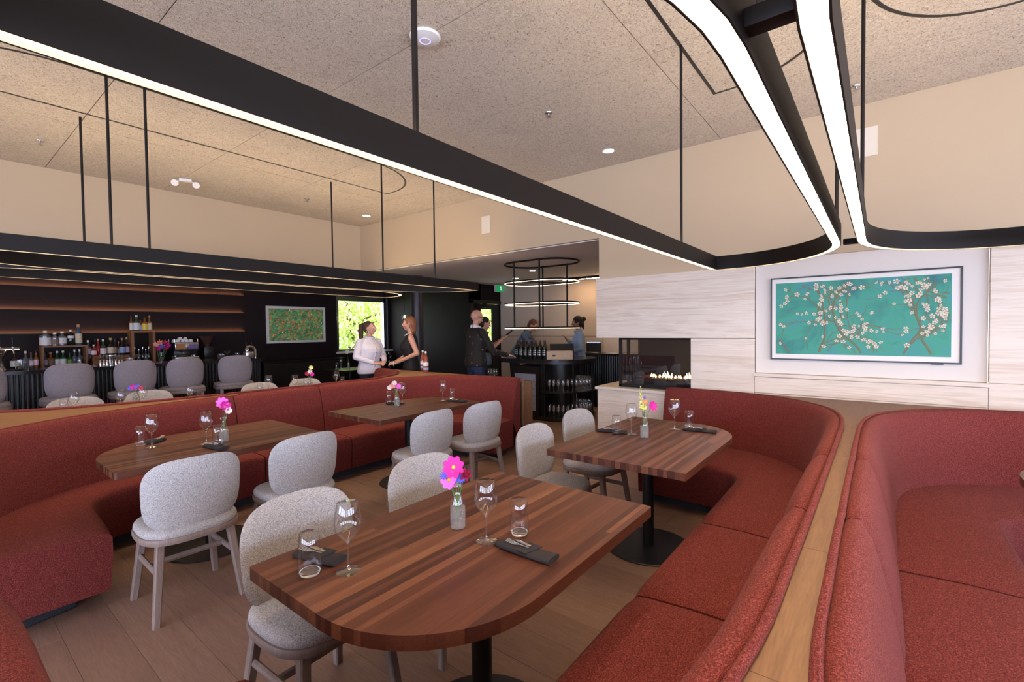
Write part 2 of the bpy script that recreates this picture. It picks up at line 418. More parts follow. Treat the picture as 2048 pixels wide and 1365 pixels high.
# walls and window walls behind the camera
m = MB(); H = CE
m.box(XL-.15, 8.6, YR-.15, YR, 0, .45).box(XL-.15, 8.6, YR-.15, YR, 2.55, H)
for i in range(5): m.box(-4.9+2.5*i-.25, -4.9+2.5*i+.25, YR-.15, YR, .45, 2.55)
m.box(5.3, 8.6, YR-.15, YR, .45, 2.55)
ws = struct(m.obj('wall_side', 'cream_wall', smooth=0))
for i in range(4):
    MB().box(-3.43+2.5*i, -3.37+2.5*i, YR-.1, YR-.04, .45, 2.55).box(-4.65+2.5*i, -2.15+2.5*i, YR-.1, YR-.04, 1.9, 1.96).obj('mullion', 'black_metal', ws, 0)
m = MB(); m.box(XL-.15, XL, YR, YBAR, 0, .45).box(XL-.15, XL, YR, YBAR, 2.55, H)
for a, b in ((-4.9, -4.0), (-1.6, -1.1), (1.3, 1.8), (4.2, 10)): m.box(XL-.15, XL, a, b, .45, 2.55)
wr = struct(m.obj('wall_back', 'cream_wall', smooth=0))
for i in range(3):
    MB().box(XL-.1, XL-.04, -2.83+2.9*i, -2.77+2.9*i, .45, 2.55).box(XL-.1, XL-.04, -4.0+2.9*i, -1.6+2.9*i, 1.9, 1.96).obj('mullion', 'black_metal', wr, 0)

# slots cut in the ceiling above the ring lamps
def ring_path(x0, x1, ys, yr, rad, n=14):
    """ring outline: square corners on the line Y=ys, two big round corners on the line Y=yr"""
    s = 1 if yr < ys else -1; p = [(x0, ys)]
    def arc(cx, cy, a0, a1):
        for k in range(n+1):
            a = math.radians(lerp(a0, a1, k/n)); p.append((cx+rx*math.cos(a), cy+s*ry*math.sin(a)))
    rx, ry = rad
    cy = yr + s*ry
    arc(x0+rx, cy, 180, 270); arc(x1-rx, cy, 270, 360); p.append((x1, ys)); return p
def strip_loop(path, wdt, z0, z1, m=None, mi=0, off=0.0):
    """a closed band of rectangular section following a plan outline (mitred)"""
    m = m or MB(); n = len(path); P = [Vector(p).to_2d() if len(p) == 2 else Vector(p) for p in path]
    P = [Vector((p[0], p[1])) for p in path]; a = sum(P[i].x*P[(i+1)%n].y-P[(i+1)%n].x*P[i].y for i in range(n))
    rows = []
    for i in range(n):
        d0 = (P[i]-P[i-1]).normalized(); d1 = (P[(i+1)%n]-P[i]).normalized()
        n0 = Vector((d0.y, -d0.x)); n1 = Vector((d1.y, -d1.x))
        if a < 0: n0, n1 = -n0, -n1
        b = (n0+n1).normalized(); k = 1/max(.4, b.dot(n0))
        o = P[i]+b*((off+wdt/2)*k); q = P[i]+b*((off-wdt/2)*k)
        rows.append([(o.x, o.y, z0), (o.x, o.y, z1), (q.x, q.y, z1), (q.x, q.y, z0)])
    return m.grid(rows, mi, True, True)
R1 = ring_path(.02, 3.76, .99, .183, (.78, .70)); R2 = ring_path(.02, 3.76, -.73, .076, (.78, .70))
R3 = ring_path(-.05, 4.50, 4.10, 4.995, (.95, .78)); R4 = ring_path(-.05, 4.50, 6.0, 5.085, (.95, .78))
G3 = ring_path(-.05, 3.80, 4.98, 4.15, (.78, .7)); G4 = ring_path(.02, 3.80, 5.12, 5.95, (.78, .7))
for g in (R1, R2, G3):
    strip_loop(g, .022, CE-.0012, CE+.01).obj('ceiling_slot', 'black_satin', ce)

# ================================================================== ring lamps
def ring_lamp(path, z, rods, label, near=None):
    t = thing('ring_pendant', label, 'pendant lamp', (0, 0, 0), group=None)
    m = strip_loop(path, .036, z+.0245, z+.082); strip_loop(path, .003, z, z+.10, m, off=.0195); strip_loop(path, .003, z, z+.10, m, off=-.0195); m.obj('ring_body', 'black_metal', t)
    m = strip_loop(path, .0008, z+.0006, z+.0178, off=.0175); strip_loop(path, .0008, z+.0006, z+.0178, m, off=-.0175); m.obj('liner', 'lamp_liner', t)
    strip_loop(path, .0355, z+.018, z+.0242).obj('diffuser', 'led', t)
    strip_loop(path, .026, z+.0825, z+.088).obj('added_uplight', 'led_added_up', t)  # upward glowing strip, added only to brighten the ceiling
    for x, y in rods:
        MB().tube([(x, y, z+.099), (x, y, CE+.002)], .0085, 10).obj('rod', 'black_metal', t)
    return t
r1 = ring_lamp(R1, 1.926, [(PY(832, 272, .99).x, .99), (3.006, .99), (3.0, .183), (1.0, .183)], 'black ring lamp with warm light strip hanging over the middle walnut tables')
r2 = ring_lamp(R2, 1.926, [(2.96, .076), (1.0, .076)], 'black ring lamp above the red booth beside the large framed screen')
for x in (.795, 3.20):
    MB().rbox(x-.0175, x+.0175, .0945, .1645, 1.945, 1.975, .003).obj('spacer_bar', 'black_metal', r1)
pr3 = [PZ(288, 172, CE), PZ(209, 150, CE), PZ(864, 360, CE), PZ(760, 326, CE)]
pr4 = [PZ(160, 225, CE), PZ(663, 358, CE)]
r3 = ring_lamp(R3, 2.0, [(p.x, 4.10) for p in pr3], 'black ring lamp hanging over the red booth with the rose wine bottle')
r4 = ring_lamp(R4, 2.0, [(p.x*1.02, 5.085) for p in pr4], 'black ring lamp hanging nearest the bar stools')

# ================================================================== red booths
BTOP = .915; SEAT = .43
def offs(path, d):
    out = []; n = len(path)
    for i in range(n):
        t = (path[min(i+1, n-1)]-path[max(i-1, 0)]).normalized(); out.append(path[i]+Vector((t.y, -t.x, 0))*d)
    return out
PROF = [(-.01, .40), (-.004, .47), (.012, .58), (.034, .70), (.058, .80), (.074, .855), (.092, .887), (.116, .902), (.138, .902), (.150, .893), (.156, .872), (.158, .70), (.158, .06)]
def split_path(path, cuts):
    """cut a plan path where X passes each cut value along its long straight run"""
    idx = [0]
    for c in cuts:
        best = min(range(2, len(path)-2), key=lambda i: abs(path[i].x-c)+(.0 if abs((path[i+1]-path[i-1]).normalized().x) > .8 else 9))
        idx.append(best)
    idx.append(len(path)-1); idx = sorted(set(idx))
    return [path[a:b+1] for a, b in zip(idx, idx[1:])]
def booth(label, joint, front, side, cuts):
    """joint: plan points where seat meets back, near end to far end. side=+1 when the back lies to the right of the path"""
    t = thing('banquette', label, 'banquette')
    jp = catmull([Vector((x, y, 0)) for x, y in joint], .05); fp = catmull([Vector((x, y, 0)) for x, y in front], .04)
    segs = split_path(jp, cuts)
    for si, sg in enumerate(segs):
        rows = []; n = len(sg)
        for i in range(n):
            e = min(i, n-1-i); sq = [0.015, .006, .002, 0][min(e, 3)]
            tn = (sg[min(i+1, n-1)]-sg[max(i-1, 0)]).normalized(); nr = Vector((tn.y, -tn.x, 0))*side
            end = Vector((0, 0, 0))
            pt = sg[i] if 0 < i < n-1 else sg[i].lerp(sg[1 if i == 0 else -2], .07)
            rows.append([pt+nr*(d+ (sq if d < .1 else -sq*.25))+Vector((0, 0, z-(sq if z > .6 else 0))) for d, z in PROF])
        m = MB(); m.grid(rows)
        k = len(PROF); nv = len(m.v)
        m.f.append(list(range(k))); m.mi.append(0); m.f.append([nv-k+i for i in range(k)][::-1]); m.mi.append(0)
        b = m.obj('back_cushion', 'red_fabric', t, 40)
        pp = []
        for i in range(n):
            tn = (sg[min(i+1, n-1)]-sg[max(i-1, 0)]).normalized(); nr = Vector((tn.y, -tn.x, 0))*side
            pp.append(sg[i]+nr*.160+Vector((0, 0, .896-[.008, .002, 0][min(min(i, n-1-i), 2)])))
        MB().tube(pp, .0115, 10).obj('piping', 'red_fabric', b)
    # seat, split at the same seams
    fsegs = split_path(fp, cuts)
    for sg, fg in zip(segs, fsegs):
        n = 26
        def rs(p, n):
            L = [0]
            for a, b in zip(p, p[1:]): L.append(L[-1]+(b-a).length)
            out = []
            for i in range(n):
                d = L[-1]*i/(n-1); j = max(0, min(len(p)-2, next((q for q in range(len(L)-1) if L[q+1] >= d-1e-9), len(p)-2)))
                out.append(p[j].lerp(p[j+1], (d-L[j])/max(1e-9, L[j+1]-L[j])))
            return out
        A, B = rs(sg, n), rs(fg, n)
        A[0] = A[0].lerp(A[1], .11); B[0] = B[0].lerp(B[1], .11); A[-1] = A[-1].lerp(A[-2], .11); B[-1] = B[-1].lerp(B[-2], .11)
        rows = []
        for i in range(n):
            e = [.014, .004, 0][min(min(i, n-1-i), 2)]
            a, b = A[i], B[i]; o = (b-a).normalized(); ln = (b-a).length
            r = []
            for d, z in ((-.03, .10), (-.03, SEAT-.004), (.15*ln, SEAT), (.5*ln, SEAT+.006), (ln-.06, SEAT+.001), (ln-.025, SEAT-.004), (ln-.007, SEAT-.018), (ln, SEAT-.045), (ln, .28), (ln-.012, .115), (ln-.02, .10)):
                r.append(a+o*d+Vector((0, 0, z-(e if z > .4 else 0))))
            rows.append(r)
        m = MB(); m.grid(rows, 0, False, True); k = len(rows[0]); nv = len(m.v)
        m.f.append(list(range(k))); m.mi.append(0); m.f.append([nv-k+i for i in range(k)][::-1]); m.mi.append(0)
        m.obj('seat_cushion', 'red_fabric', t, 40)
    pl = [tuple((p+(q-p)*0)[:2]) for p, q in zip(jp, jp)]
    fin = []
    for i, p in enumerate(fp):
        tn = (fp[min(i+1, len(fp)-1)]-fp[max(i-1, 0)]).normalized(); fin.append(p+Vector((tn.y, -tn.x, 0))*side*.14)
    m = MB(); rows = []
    A, B = rs(jp, 60), rs(fin, 60)
    A[0] = A[1]; A[-1] = A[-2]; B[0] = B[2]; B[-1] = B[-3]; A[1] = A[1].lerp(A[2], .5); B[1] = B[1].lerp(B[2], .9)
    for a, b in zip(A, B): rows.append([a+Vector((0, 0, .001)), a+Vector((0, 0, .101)), b+Vector((0, 0, .101)), b+Vector((0, 0, .001))])
    m.grid(rows, 0, False, True); nv = len(m.v); m.f += [[0, 1, 2, 3], [nv-1, nv-2, nv-3, nv-4]]; m.mi += [0, 0]
    m.obj('plinth', 'plinth', t)
    return t, jp
J1 = [(.21, 1.66), (.21, 1.28), (.24, .94), (.37, .62), (.62, .41), (.95, .345), (1.4, .335), (2.2, .333), (3.1, .333), (3.45, .337), (3.75, .362), (3.98, .43), (4.19, .58), (4.35, .80), (4.42, 1.05), (4.445, 1.35), (4.445, 1.66)]
S1 = [(.635, 1.56), (.635, 1.2), (.637, .98), (.66, .87), (.74, .795), (.86, .785), (1.4, .785), (2.2, .787), (3.0, .79), (3.45, .793), (3.60, .81), (3.71, .89), (3.755, 1.02), (3.77, 1.25), (3.77, 1.62)]
CUTS = (1.80, 2.66)
b1, jp1 = booth('red fabric booth running along the two tables in front of the fireplace', J1, S1, 1, CUTS)
MY = .267
J2 = [(x, MY-y) for x, y in J1]; S2 = [(x, MY-y) for x, y in S1]
b2, jp2 = booth('red fabric booth facing away from the fireplace tables, below the large framed screen', J2, S2, -1, CUTS)
J3 = [(.10, 3.27), (.115, 3.60), (.19, 3.90), (.37, 4.16), (.62, 4.36), (.95, 4.50), (1.4, 4.60), (1.9, 4.65), (2.6, 4.68), (3.2, 4.68), (3.6, 4.64), (3.95, 4.49), (4.2, 4.22), (4.33, 3.9), (4.37, 3.6), (4.37, 3.43)]
S3 = [(.645, 3.29), (.66, 3.6), (.675, 3.86), (.72, 4.02), (.83, 4.11), (1.0, 4.145), (1.5, 4.17), (2.2, 4.19), (2.9, 4.20), (3.35, 4.20), (3.62, 4.14), (3.83, 3.96), (3.92, 3.7), (3.94, 3.36)]
b3, jp3 = booth('red fabric booth with its back to the bar, curving round two tables', J3, S3, -1, (1.86, 2.72))
MY2 = 4.905
J4 = [(x, 2*MY2-y) for x, y in J3 if x > -1]; S4 = [(x, 2*MY2-y) for x, y in S3]
J4[-3:] = [(4.33, 5.91), (4.37, 6.1), (4.37, 6.25)]; S4[-1] = (3.94, 6.25)
b4, jp4 = booth('red fabric booth facing the bar stools', J4, S4, 1, (1.86, 2.72))

# oak ledges filling the space between the backs of neighbouring booths
def ledge(label, ja, sa, jb, sb, xend, z=.888, ncut=None):
    t = thing('ledge', label, 'ledge')
    A = offs(ja, .162*sa); B = offs(jb, .162*sb)
    cuts = [-9, .9, 1.5, 2.66, 3.3, 9]
    lo = [(p.x, p.y) for p in A]; hi = [(p.x, p.y) for p in B]
    poly = lo+[(xend, lo[-1][1]), (xend, hi[-1][1])]+hi[::-1]
    if xend > 4.63: poly = clip(poly, 1, 1.44, True)
    if xend is None: poly = lo+hi[::-1]
    for a, b in zip(cuts, cuts[1:]):
        q = clip(clip(poly, 0, a+.0008, False), 0, b-.0008, True)
        if len(q) > 2: MB().prism(q, z-.03, z).obj('ledge_board', 'oak_ledge', t, 0)
    return t, poly
l1, lp1 = ledge('oak ledge between the two booths below the large framed screen', jp1, 1, jp2, -1, 4.665)
l2, lp2 = ledge('oak ledge carrying the rose wine bottle between two red booths', jp3, -1, jp4, 1, 4.60)
# ledge cores standing on the floor
for t, poly, nm in ((l1, lp1, 1), (l2, lp2, 2)):
    c = clip(clip(poly, 0, 1.0, False), 0, 3.2, True)
    ys = [p[1] for p in c]
    MB().box(2.0, 3.1, *((.115, .152) if nm == 1 else (4.872, 4.938)), .0, .857).obj('core', 'plinth', t, 0)
    MB().box(4.562 if nm == 2 else 4.612, 4.655 if nm == 1 else 4.592, min(p[1] for p in poly)+.02, max(p[1] for p in poly)-.02, .0, .857).obj('end_panel', 'oak_ledge', t, 0)
MB().rbox(4.545, 4.592, 3.40, 3.426, 0, .885, .003).obj('end_post', 'oak_ledge', l2)

# ================================================================== tables
def rounded_outline(x0, x1, y0, y1, rx, ry, which, n=18, r0=.012):
    c = {'ll': (x0, y0), 'rl': (x1, y0), 'rh': (x1, y1), 'lh': (x0, y1)}
    out = []
    for k, (ang, sx, sy) in (('ll', (180, 1, 1)), ('rl', (270, -1, 1)), ('rh', (0, -1, -1)), ('lh', (90, 1, -1))):
        a, b = (rx, ry) if k == which else (r0, r0); nn = n if k == which else 3
        cx, cy = c[k][0]+sx*a, c[k][1]+sy*b
        for i in range(nn+1):
            th = math.radians(ang+90*i/nn); out.append((cx+a*math.cos(th), cy+b*math.sin(th)))
    return out
def table(label, x0, x1, y0, y1, which, rx=.44, ry=.44, base=None, zt=.75):
    t = thing('dining_table', label, 'table', group=None)
    out = rounded_outline(x0, x1, y0, y1, rx, ry, which)
    bx, by = base or ((x0+x1)/2, (y0+y1)/2)
    y = y0; rr = random.Random(int(x0*97+y0*31))
    while y < y1-1e-4:
        w = rr.choice((.020, .024, .028, .033, .040)); y2 = min(y1, y+w)
        if y1-y2 < .02: y2 = y1
        xc = rr.uniform(x0+.3, x1-.3) if rr.random() < .35 else None
        st = clip(clip(out, 1, y, False), 1, y2, True)
        for sg in ([st] if xc is None else [clip(st, 0, xc, True), clip(st, 0, xc, False)]):
            if len(sg) > 2: MB().prism(sg, zt-.04, zt).obj('stave', 'walnut', t, 0)
        y = y2
    MB().lathe([(0, .001), (.285, .001), (.29, .006), (.285, .012), (.05, .016), (0, .016)], 48, (bx, by, 0)).obj('base_plate', 'table_black', t)
    MB().lathe([(0, .014), (.038, .014), (.038, zt-.045), (0, zt-.045)], 24, (bx, by, 0)).obj('column', 'table_black', t)
    MB().rbox(bx-.25, bx+.25, by-.2, by+.2, zt-.052, zt-.0405, .003).obj('mounting_plate', 'table_black', t)
    return t
T1 = table('walnut table with pink and purple cosmos flowers in a bottle', .64, 1.885, .745, 1.58, 'll', .42, .42, (1.265, 1.15))
T2 = table('walnut table in front of the fireplace with a tall yellow snapdragon', 2.41, 3.72, .775, 1.63, 'rl', .40, .38, (3.07, 1.24))
T3 = table('walnut table with one hot pink and one white flower in a bottle', .645, 1.86, 3.22, 4.09, 'lh', .62, .5, (1.27, 3.72))
T4 = table('walnut table with pale pink and white flowers in a bottle', 2.36, 3.62, 3.25, 4.03, 'rh', .40, .38, (3.0, 3.66))

T7 = table('walnut table by the booth below the large framed screen', 2.41, 3.70, -1.36, -.545, 'rh', .40, .38)
# ================================================================== chairs
def pad(m, w, h, th, rx, ry, curve, taper=0., nu=22, nv=16, lean=0., z0=0., mi=0, puff=.5):
    """curved upholstered pad standing in the XZ plane, back surface towards -Y, bowing forward (+Y) at the sides"""
    for side in (1, -1):
        rows = []
        for i in range(nv+1):
            v = -1+2*i/nv; row = []
            for j in range(nu+1):
                u = -1+2*j/nu
                # square -> rounded square
                p = 3.4
                a, b = u, v
                den = (abs(a)**p+abs(b)**p)**(1/p); mx = max(abs(a), abs(b))
                k = mx/den if den > 1e-9 else 1
                x = a*k; z = b*k
                e = (abs(x)**p+abs(z)**p)**(1/p)
                edge = max(0., 1-e**6)**.5
                wx = w/2*(1+taper*z)
                X = x*wx; Z = z0+h/2+z*h/2
                Y = curve*(X/(w/2))**2 + lean*(Z-z0) + side*th/2*edge
                row.append((X, Y, Z))
            rows.append(row)
        m.grid(rows, mi)
    return m
def weld(m, d=1e-4):
    bm = bmesh.new(); me = bpy.data.meshes.new('tmp'); me.from_pydata(m.v, [], m.f); bm.from_mesh(me)
    bmesh.ops.remove_doubles(bm, verts=bm.verts[:], dist=d); bm.verts.index_update()
    m.v = [tuple(v.co) for v in bm.verts]; m.f = [[v.index for v in f.verts] for f in bm.faces]; m.mi = [0]*len(m.f); bm.free(); bpy.data.meshes.remove(me)
    return m
def seat_outline(w, d, n=40, p=2.9):
    return [(w/2*math.copysign(abs(math.cos(a))**(2/p), math.cos(a)), d/2*math.copysign(abs(math.sin(a))**(2/p), math.sin(a))) for a in [2*math.pi*k/n for k in range(n)]]
def seat_pad(m, w, d, layers):
    o = seat_outline(w, d); rows = [[(x*s, y*s, z) for x, y in o] for s, z in layers]
    m.grid(rows, 0, False, True); n = len(o)
    m.f.append(list(range(n))[::-1]); m.mi.append(0); k = len(m.v)-n; m.f.append([k+i for i in range(n)]); m.mi.append(0)
    return m
def leg_mesh(m, top, bot, a, b):
    top, bot = Vector(top), Vector(bot)
    vs = []
    for c, s in ((bot, b), (top, a)):
        for dx, dy in ((-1, -1), (1, -1), (1, 1), (-1, 1)):
            for k in (0, 1):
                ex = s*(1 if k == (0 if dx*dy > 0 else 1) else .72); ey = s*(.72 if ex == s else 1)
                vs.append(c+Vector((dx*ex, dy*ey, 0)))
    n = 8
    return m.add(vs, [list(range(n))[::-1], [n+i for i in range(n)]]+[(i, (i+1)%n, n+(i+1)%n, n+i) for i in range(n)])
def make_chair(name, label, cat, seat_z, top_z, fab, wd, stool=False, bw=.47):
    t = thing(name, label, cat)
    z = seat_z
    seat_pad(MB(), .475, .455, [(.90, z-.060), (.985, z-.056), (1.0, z-.045), (1.0, z-.03), (.985, z-.024)]).obj('seat_rim', wd, t, 40)
    seat_pad(MB(), .465, .445, [(.97, z-.026), (1.0, z-.012), (.99, z+.002), (.955, z+.013), (.85, z+.020), (.5, z+.024), (.05, z+.025)]).obj('seat', fab, t, 60)
    m = pad(MB(), bw, top_z-z+.012, .056, .1, .1, .060, .035, lean=-.10, z0=z-.012)
    weld(m); m.v = [(x, y-.165, zz) for x, y, zz in m.v]
    m.obj('backrest', fab, t, 60)
    hx, hy = .165, .155; sp = .215 if not stool else .225
    for sx in (-1, 1):
        for sy in (-1, 1):
            leg_mesh(MB(), (sx*hx, sy*hy, z-.055), (sx*(sp-.01), sy*sp*.98, .0), .020, .0165).obj('leg', wd, t, 30)
    f = .62; zz = (z-.055)*f
    def at(sx, sy): k = 1-f; return Vector((sx*lerp(hx, sp-.01, k), sy*lerp(hy, sp*.98, k), zz))
    if stool:
        zz = (z-.055)*.38; f = .38
        for sy in (-1, 1): MB().tube([at(-1, sy), at(1, sy)], .013, 8).obj('footrest', wd, t)
    for sx in (-1, 1): MB().tube([at(sx, -1), at(sx, 1)], .0125, 8, flat=1.3).obj('stretcher', wd, t)
    MB().tube([(at(-1, -1)+at(-1, 1))/2, (at(1, -1)+at(1, 1))/2], .0125, 8, flat=1.3).obj('stretcher', wd, t)
    return t
CH = [  # x, y, rotation (0 faces +Y), label
    (.93, 3.085, -.02, 'grey tweed chair with its back turned, below the hot pink cosmos bottle'),
    (1.565, 3.10, .03, 'grey tweed chair with its back turned, between that table and the cosmos flowers'),
    (2.66, 3.07, .0, 'grey tweed chair drawn out from the table with pale pink flowers'),
    (3.25, 3.02, -.1, 'grey tweed chair at the table with pale pink flowers, nearest the wine island'),
    (.95, 1.70, math.pi+.04, 'grey tweed chair at the curved end of the table with magenta cosmos'),
    (1.62, 1.72, math.pi-.03, 'grey tweed chair behind the cosmos flowers, facing the red seat'),
    (2.62, 1.71, math.pi+.06, 'grey tweed chair facing the fireplace table at its square corner'),
    (3.30, 1.77, math.pi-.02, 'grey tweed chair facing the fireplace table, nearest the hearth')]
ch0 = None
for x, y, rz, lb in CH:
    if ch0 is None:
        ch0 = make_chair('dining_chair', lb, 'chair', .455, .835, 'grey_fabric', 'leg_wood'); ch0.location = (x, y, 0); ch0.rotation_euler = (0, 0, rz)
    else: dup(ch0, (x, y, 0), rz, lb)

# ================================================================== fireplace, hearth, framed screens
HZ = .857
t = thing('hearth', 'pale travertine hearth plinth in front of the gas fire', 'hearth')
MB().rbox(4.605, 5.34, 1.455, 2.462, HZ-.03, HZ, .003, 1).obj('top_slab', 'travertine', t)
MB().rbox(4.625, 4.66, 1.455, 2.44, .0, HZ-.03, .002, 1).obj('front_slab', 'travertine', t)
MB().rbox(4.66, 5.30, 2.405, 2.44, .0, HZ-.03, .002, 1).obj('side_slab', 'travertine', t)
FX0, FX1, FY0, FY1, FZ0, FZ1 = 4.735, 5.28, 1.456, 2.235, HZ+.001, 1.386
t = thing('gas_fireplace', 'black framed corner gas fireplace with a row of low flames', 'fireplace')
MB().box(FX1-.02, FX1, FY0, FY1, FZ0, FZ1).box(FX0, FX1, FY0, FY0+.012, FZ0, FZ1).box(FX0, FX1, FY0, FY1, FZ1-.012, FZ1).obj('firebox', 'black_wall', t, 0)
b = .028
m = MB()
m.box(FX0, FX0+b, FY1-b, FY1, FZ0, FZ1).box(FX0, FX0+b, FY0, FY1, FZ0, FZ0+b).box(FX0, FX0+b, FY0, FY1, FZ1-b*.7, FZ1).box(FX0, FX1, FY1-b, FY1, FZ0, FZ0+b).box(FX0, FX1, FY1-b, FY1, FZ1-b*.7, FZ1).box(FX1-b, FX1, FY1-b, FY1, FZ0, FZ1).box(FX0+.2, FX0+.23, FY1-b, FY1, FZ0, FZ1)
m.obj('frame', 'black_metal', t, 0)
MB().box(FX0+.008, FX0+.012, FY0+.005, FY1-b, FZ0+b, FZ1-b*.7).obj('front_pane', 'fire_glass', t, 0)
MB().box(FX0+b, FX1-b, FY1-.016, FY1-.012, FZ0+b, FZ1-b*.7).obj('side_pane', 'fire_glass', t, 0)
MB().rbox(FX0+.06, FX1-.06, FY0+.02, FY1-.14, FZ0+.005, FZ0+.10, .004, 1).obj('burner_tray', 'black_metal', t)
rr = random.Random(3)
plain('ember', hexc('8a4a30'), .7); m = MB()
for k in range(230):
    x, y = rr.uniform(FX0+.08, FX1-.09), rr.uniform(FY0+.03, FY1-.16); s = rr.uniform(.006, .012)
    m.lathe([(0, -s), (s*.9, -s*.3), (s*.8, s*.4), (0, s*.8)], 5, (x, y, FZ0+.103))
o = m.obj('ember_stones', 'ember', t); o['kind'] = 'stuff'
for k in range(15):
    y = lerp(FY0+.04, FY1-.28, k/14)+rr.uniform(-.01, .01); h = rr.uniform(.03, .075); m = MB()
    prof = [(.001, 0), (.011, .1*h), (.013, .28*h), (.009, .55*h), (.004, .8*h), (.0005, h)]
    m.lathe(prof, 8, (FX0+.2+rr.uniform(-.02, .02), y, FZ0+.10))
    m.v = [(x+.15*(z-FZ0-.1)*math.sin(k*2.1), yy+.22*(z-FZ0-.1)*math.sin(k*1.7), z) for x, yy, z in m.v]
    m.obj('flame', 'flame', t)

# generic blossom print, generic meadow print (plain stand-ins of the same size and colours)
n = NT('print_blossom'); v = n.coord('Object', (1, 1, 1))
bgc = n.ramp(n.noise(v, 2.6, 5, .65, .6), [(.3, hexc('1c6a70')), (.5, hexc('36927a')), (.7, hexc('3b8894'))])
vb = n.coord('Object', (1, 1.0, 1.5)); br = n.noise(vb, 2.4, 2, .5, .4)
sb = n.n('Math', operation='SUBTRACT'); sb.inputs[1].default_value = .5; n.l(br, sb.inputs[0]); ab = n.n('Math', operation='ABSOLUTE'); n.l(sb.outputs[0], ab.inputs[0])
brm = n.ramp(ab.outputs[0], [(.004, (1, 1, 1)), (.010, (0, 0, 0))])
c = bgc
vo = n.n('TexVoronoi'); vo.inputs['Scale'].default_value = 15; vo.inputs['Randomness'].default_value = 1; n.l(n.coord('Object', (1, 1, 1)), vo.inputs['Vector'])
nn = n.noise(v, 55, 3, .7); ad = n.n('Math', operation='MULTIPLY_ADD'); n.l(nn, ad.inputs[0]); ad.inputs[1].default_value = .5; n.l(vo.outputs['Distance'], ad.inputs[2])
dm = n.ramp(ad.outputs[0], [(.42, (1, 1, 1)), (.50, (0, 0, 0))])
clus = n.ramp(n.noise(v, 3.2, 1), [(.44, (0, 0, 0)), (.50, (1, 1, 1))])
mm = n.n('Mix', data_type='RGBA', blend_type='MULTIPLY'); mm.inputs[0].default_value = 1; n.l(dm, mm.inputs[6]); n.l(clus, mm.inputs[7])
fc = c; n.col(fc); n.l(fc, n.b.inputs['Emission Color']); n.set(Roughness=.55, Emission_Strength=.08)
n = NT('print_meadow'); v = n.coord('Object')
g = n.ramp(n.noise(v, 14, 4, .7), [(.3, hexc('20402c')), (.5, hexc('3e6a44')), (.7, hexc('6f8f5a'))])
vo = n.n('TexVoronoi'); vo.inputs['Scale'].default_value = 26; n.l(v, vo.inputs['Vector'])
spot = n.ramp(vo.outputs['Distance'], [(.25, (1, 1, 1)), (.38, (0, 0, 0))])
pick = n.ramp(vo.outputs['Color'], [(.2, hexc('b8452c')), (.45, hexc('c8602e')), (.6, hexc('cfc9bd')), (.8, hexc('5a4a8c')), (.9, hexc('b23b30'))], 'CONSTANT')
den = n.ramp(n.noise(v, 2.2, 2), [(.36, (0, 0, 0)), (.44, (1, 1, 1))])
mm = n.n('Mix', data_type='RGBA', blend_type='MULTIPLY'); mm.inputs[0].default_value = 1; n.l(spot, mm.inputs[6]); n.l(den, mm.inputs[7])
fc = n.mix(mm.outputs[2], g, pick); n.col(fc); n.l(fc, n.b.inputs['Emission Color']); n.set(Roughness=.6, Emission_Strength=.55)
# large framed screen in the niche (faces -X)
y0, y1, z0, z1 = -.468, .763, 1.203, 1.916
t = thing('framed_screen', 'large dark framed screen showing white blossom on teal, hung above the red booths', 'screen')
f = .012; xa = XW-.022
MB().box(xa, XW+.004, y0, y0+f, z0, z1).box(xa, XW+.004, y1-f, y1, z0, z1).box(xa, XW+.004, y0+f, y1-f, z0, z0+f).box(xa, XW+.004, y0+f, y1-f, z1-f, z1).obj('frame', 'black_satin', t, 0)
MB().box(xa+.007, XW+.003, y0+f, y1-f, z0+f, z1-f).obj('mat_border', 'white_paint', t, 0)
MB().box(xa+.005, xa+.0068, y0+.058, y1-.042, z0+.052, z1-.048).obj('picture', 'print_blossom', t, 0)
pic = t.children[-1]; rr = random.Random(21); mb_, mf_, bl_me = MB(), MB(), []; plain('print_bark', hexc('6f6d50'), .6); plain('print_petal', hexc('ddd3bb'), .6); plain('print_pistil', hexc('b98f74'), .6); xp = xa+.0046; Y0, Y1, Z0, Z1 = y0+.066, y1-.05, z0+.06, z1-.056
def inside(a, b): return Y0 < a < Y1 and Z0 < b < Z1
def twig(y, z, a, w, n, depth):
    pts = [(y, z)]
    for k in range(n):
        a += rr.uniform(-.38, .38); y2, z2 = y+.035*math.cos(a), z+.035*math.sin(a)
        if not inside(y2, z2): break
        y, z = y2, z2; pts.append((y, z))
        if depth and rr.random() < .30: twig(y, z, a+rr.choice((-1, 1))*rr.uniform(.5, 1.0), w*.6, int(n*.7), depth-1)
        if w < .0055 and rr.random() < .34: bloom(y+rr.uniform(-.012, .012), z+rr.uniform(-.012, .012), rr.uniform(.011, .023))
    if len(pts) > 1: mb_.tube([(xp, p, q) for p, q in pts], [max(.0012, w*(1-.6*i/len(pts))) for i in range(len(pts))], 6, flat=1.0)
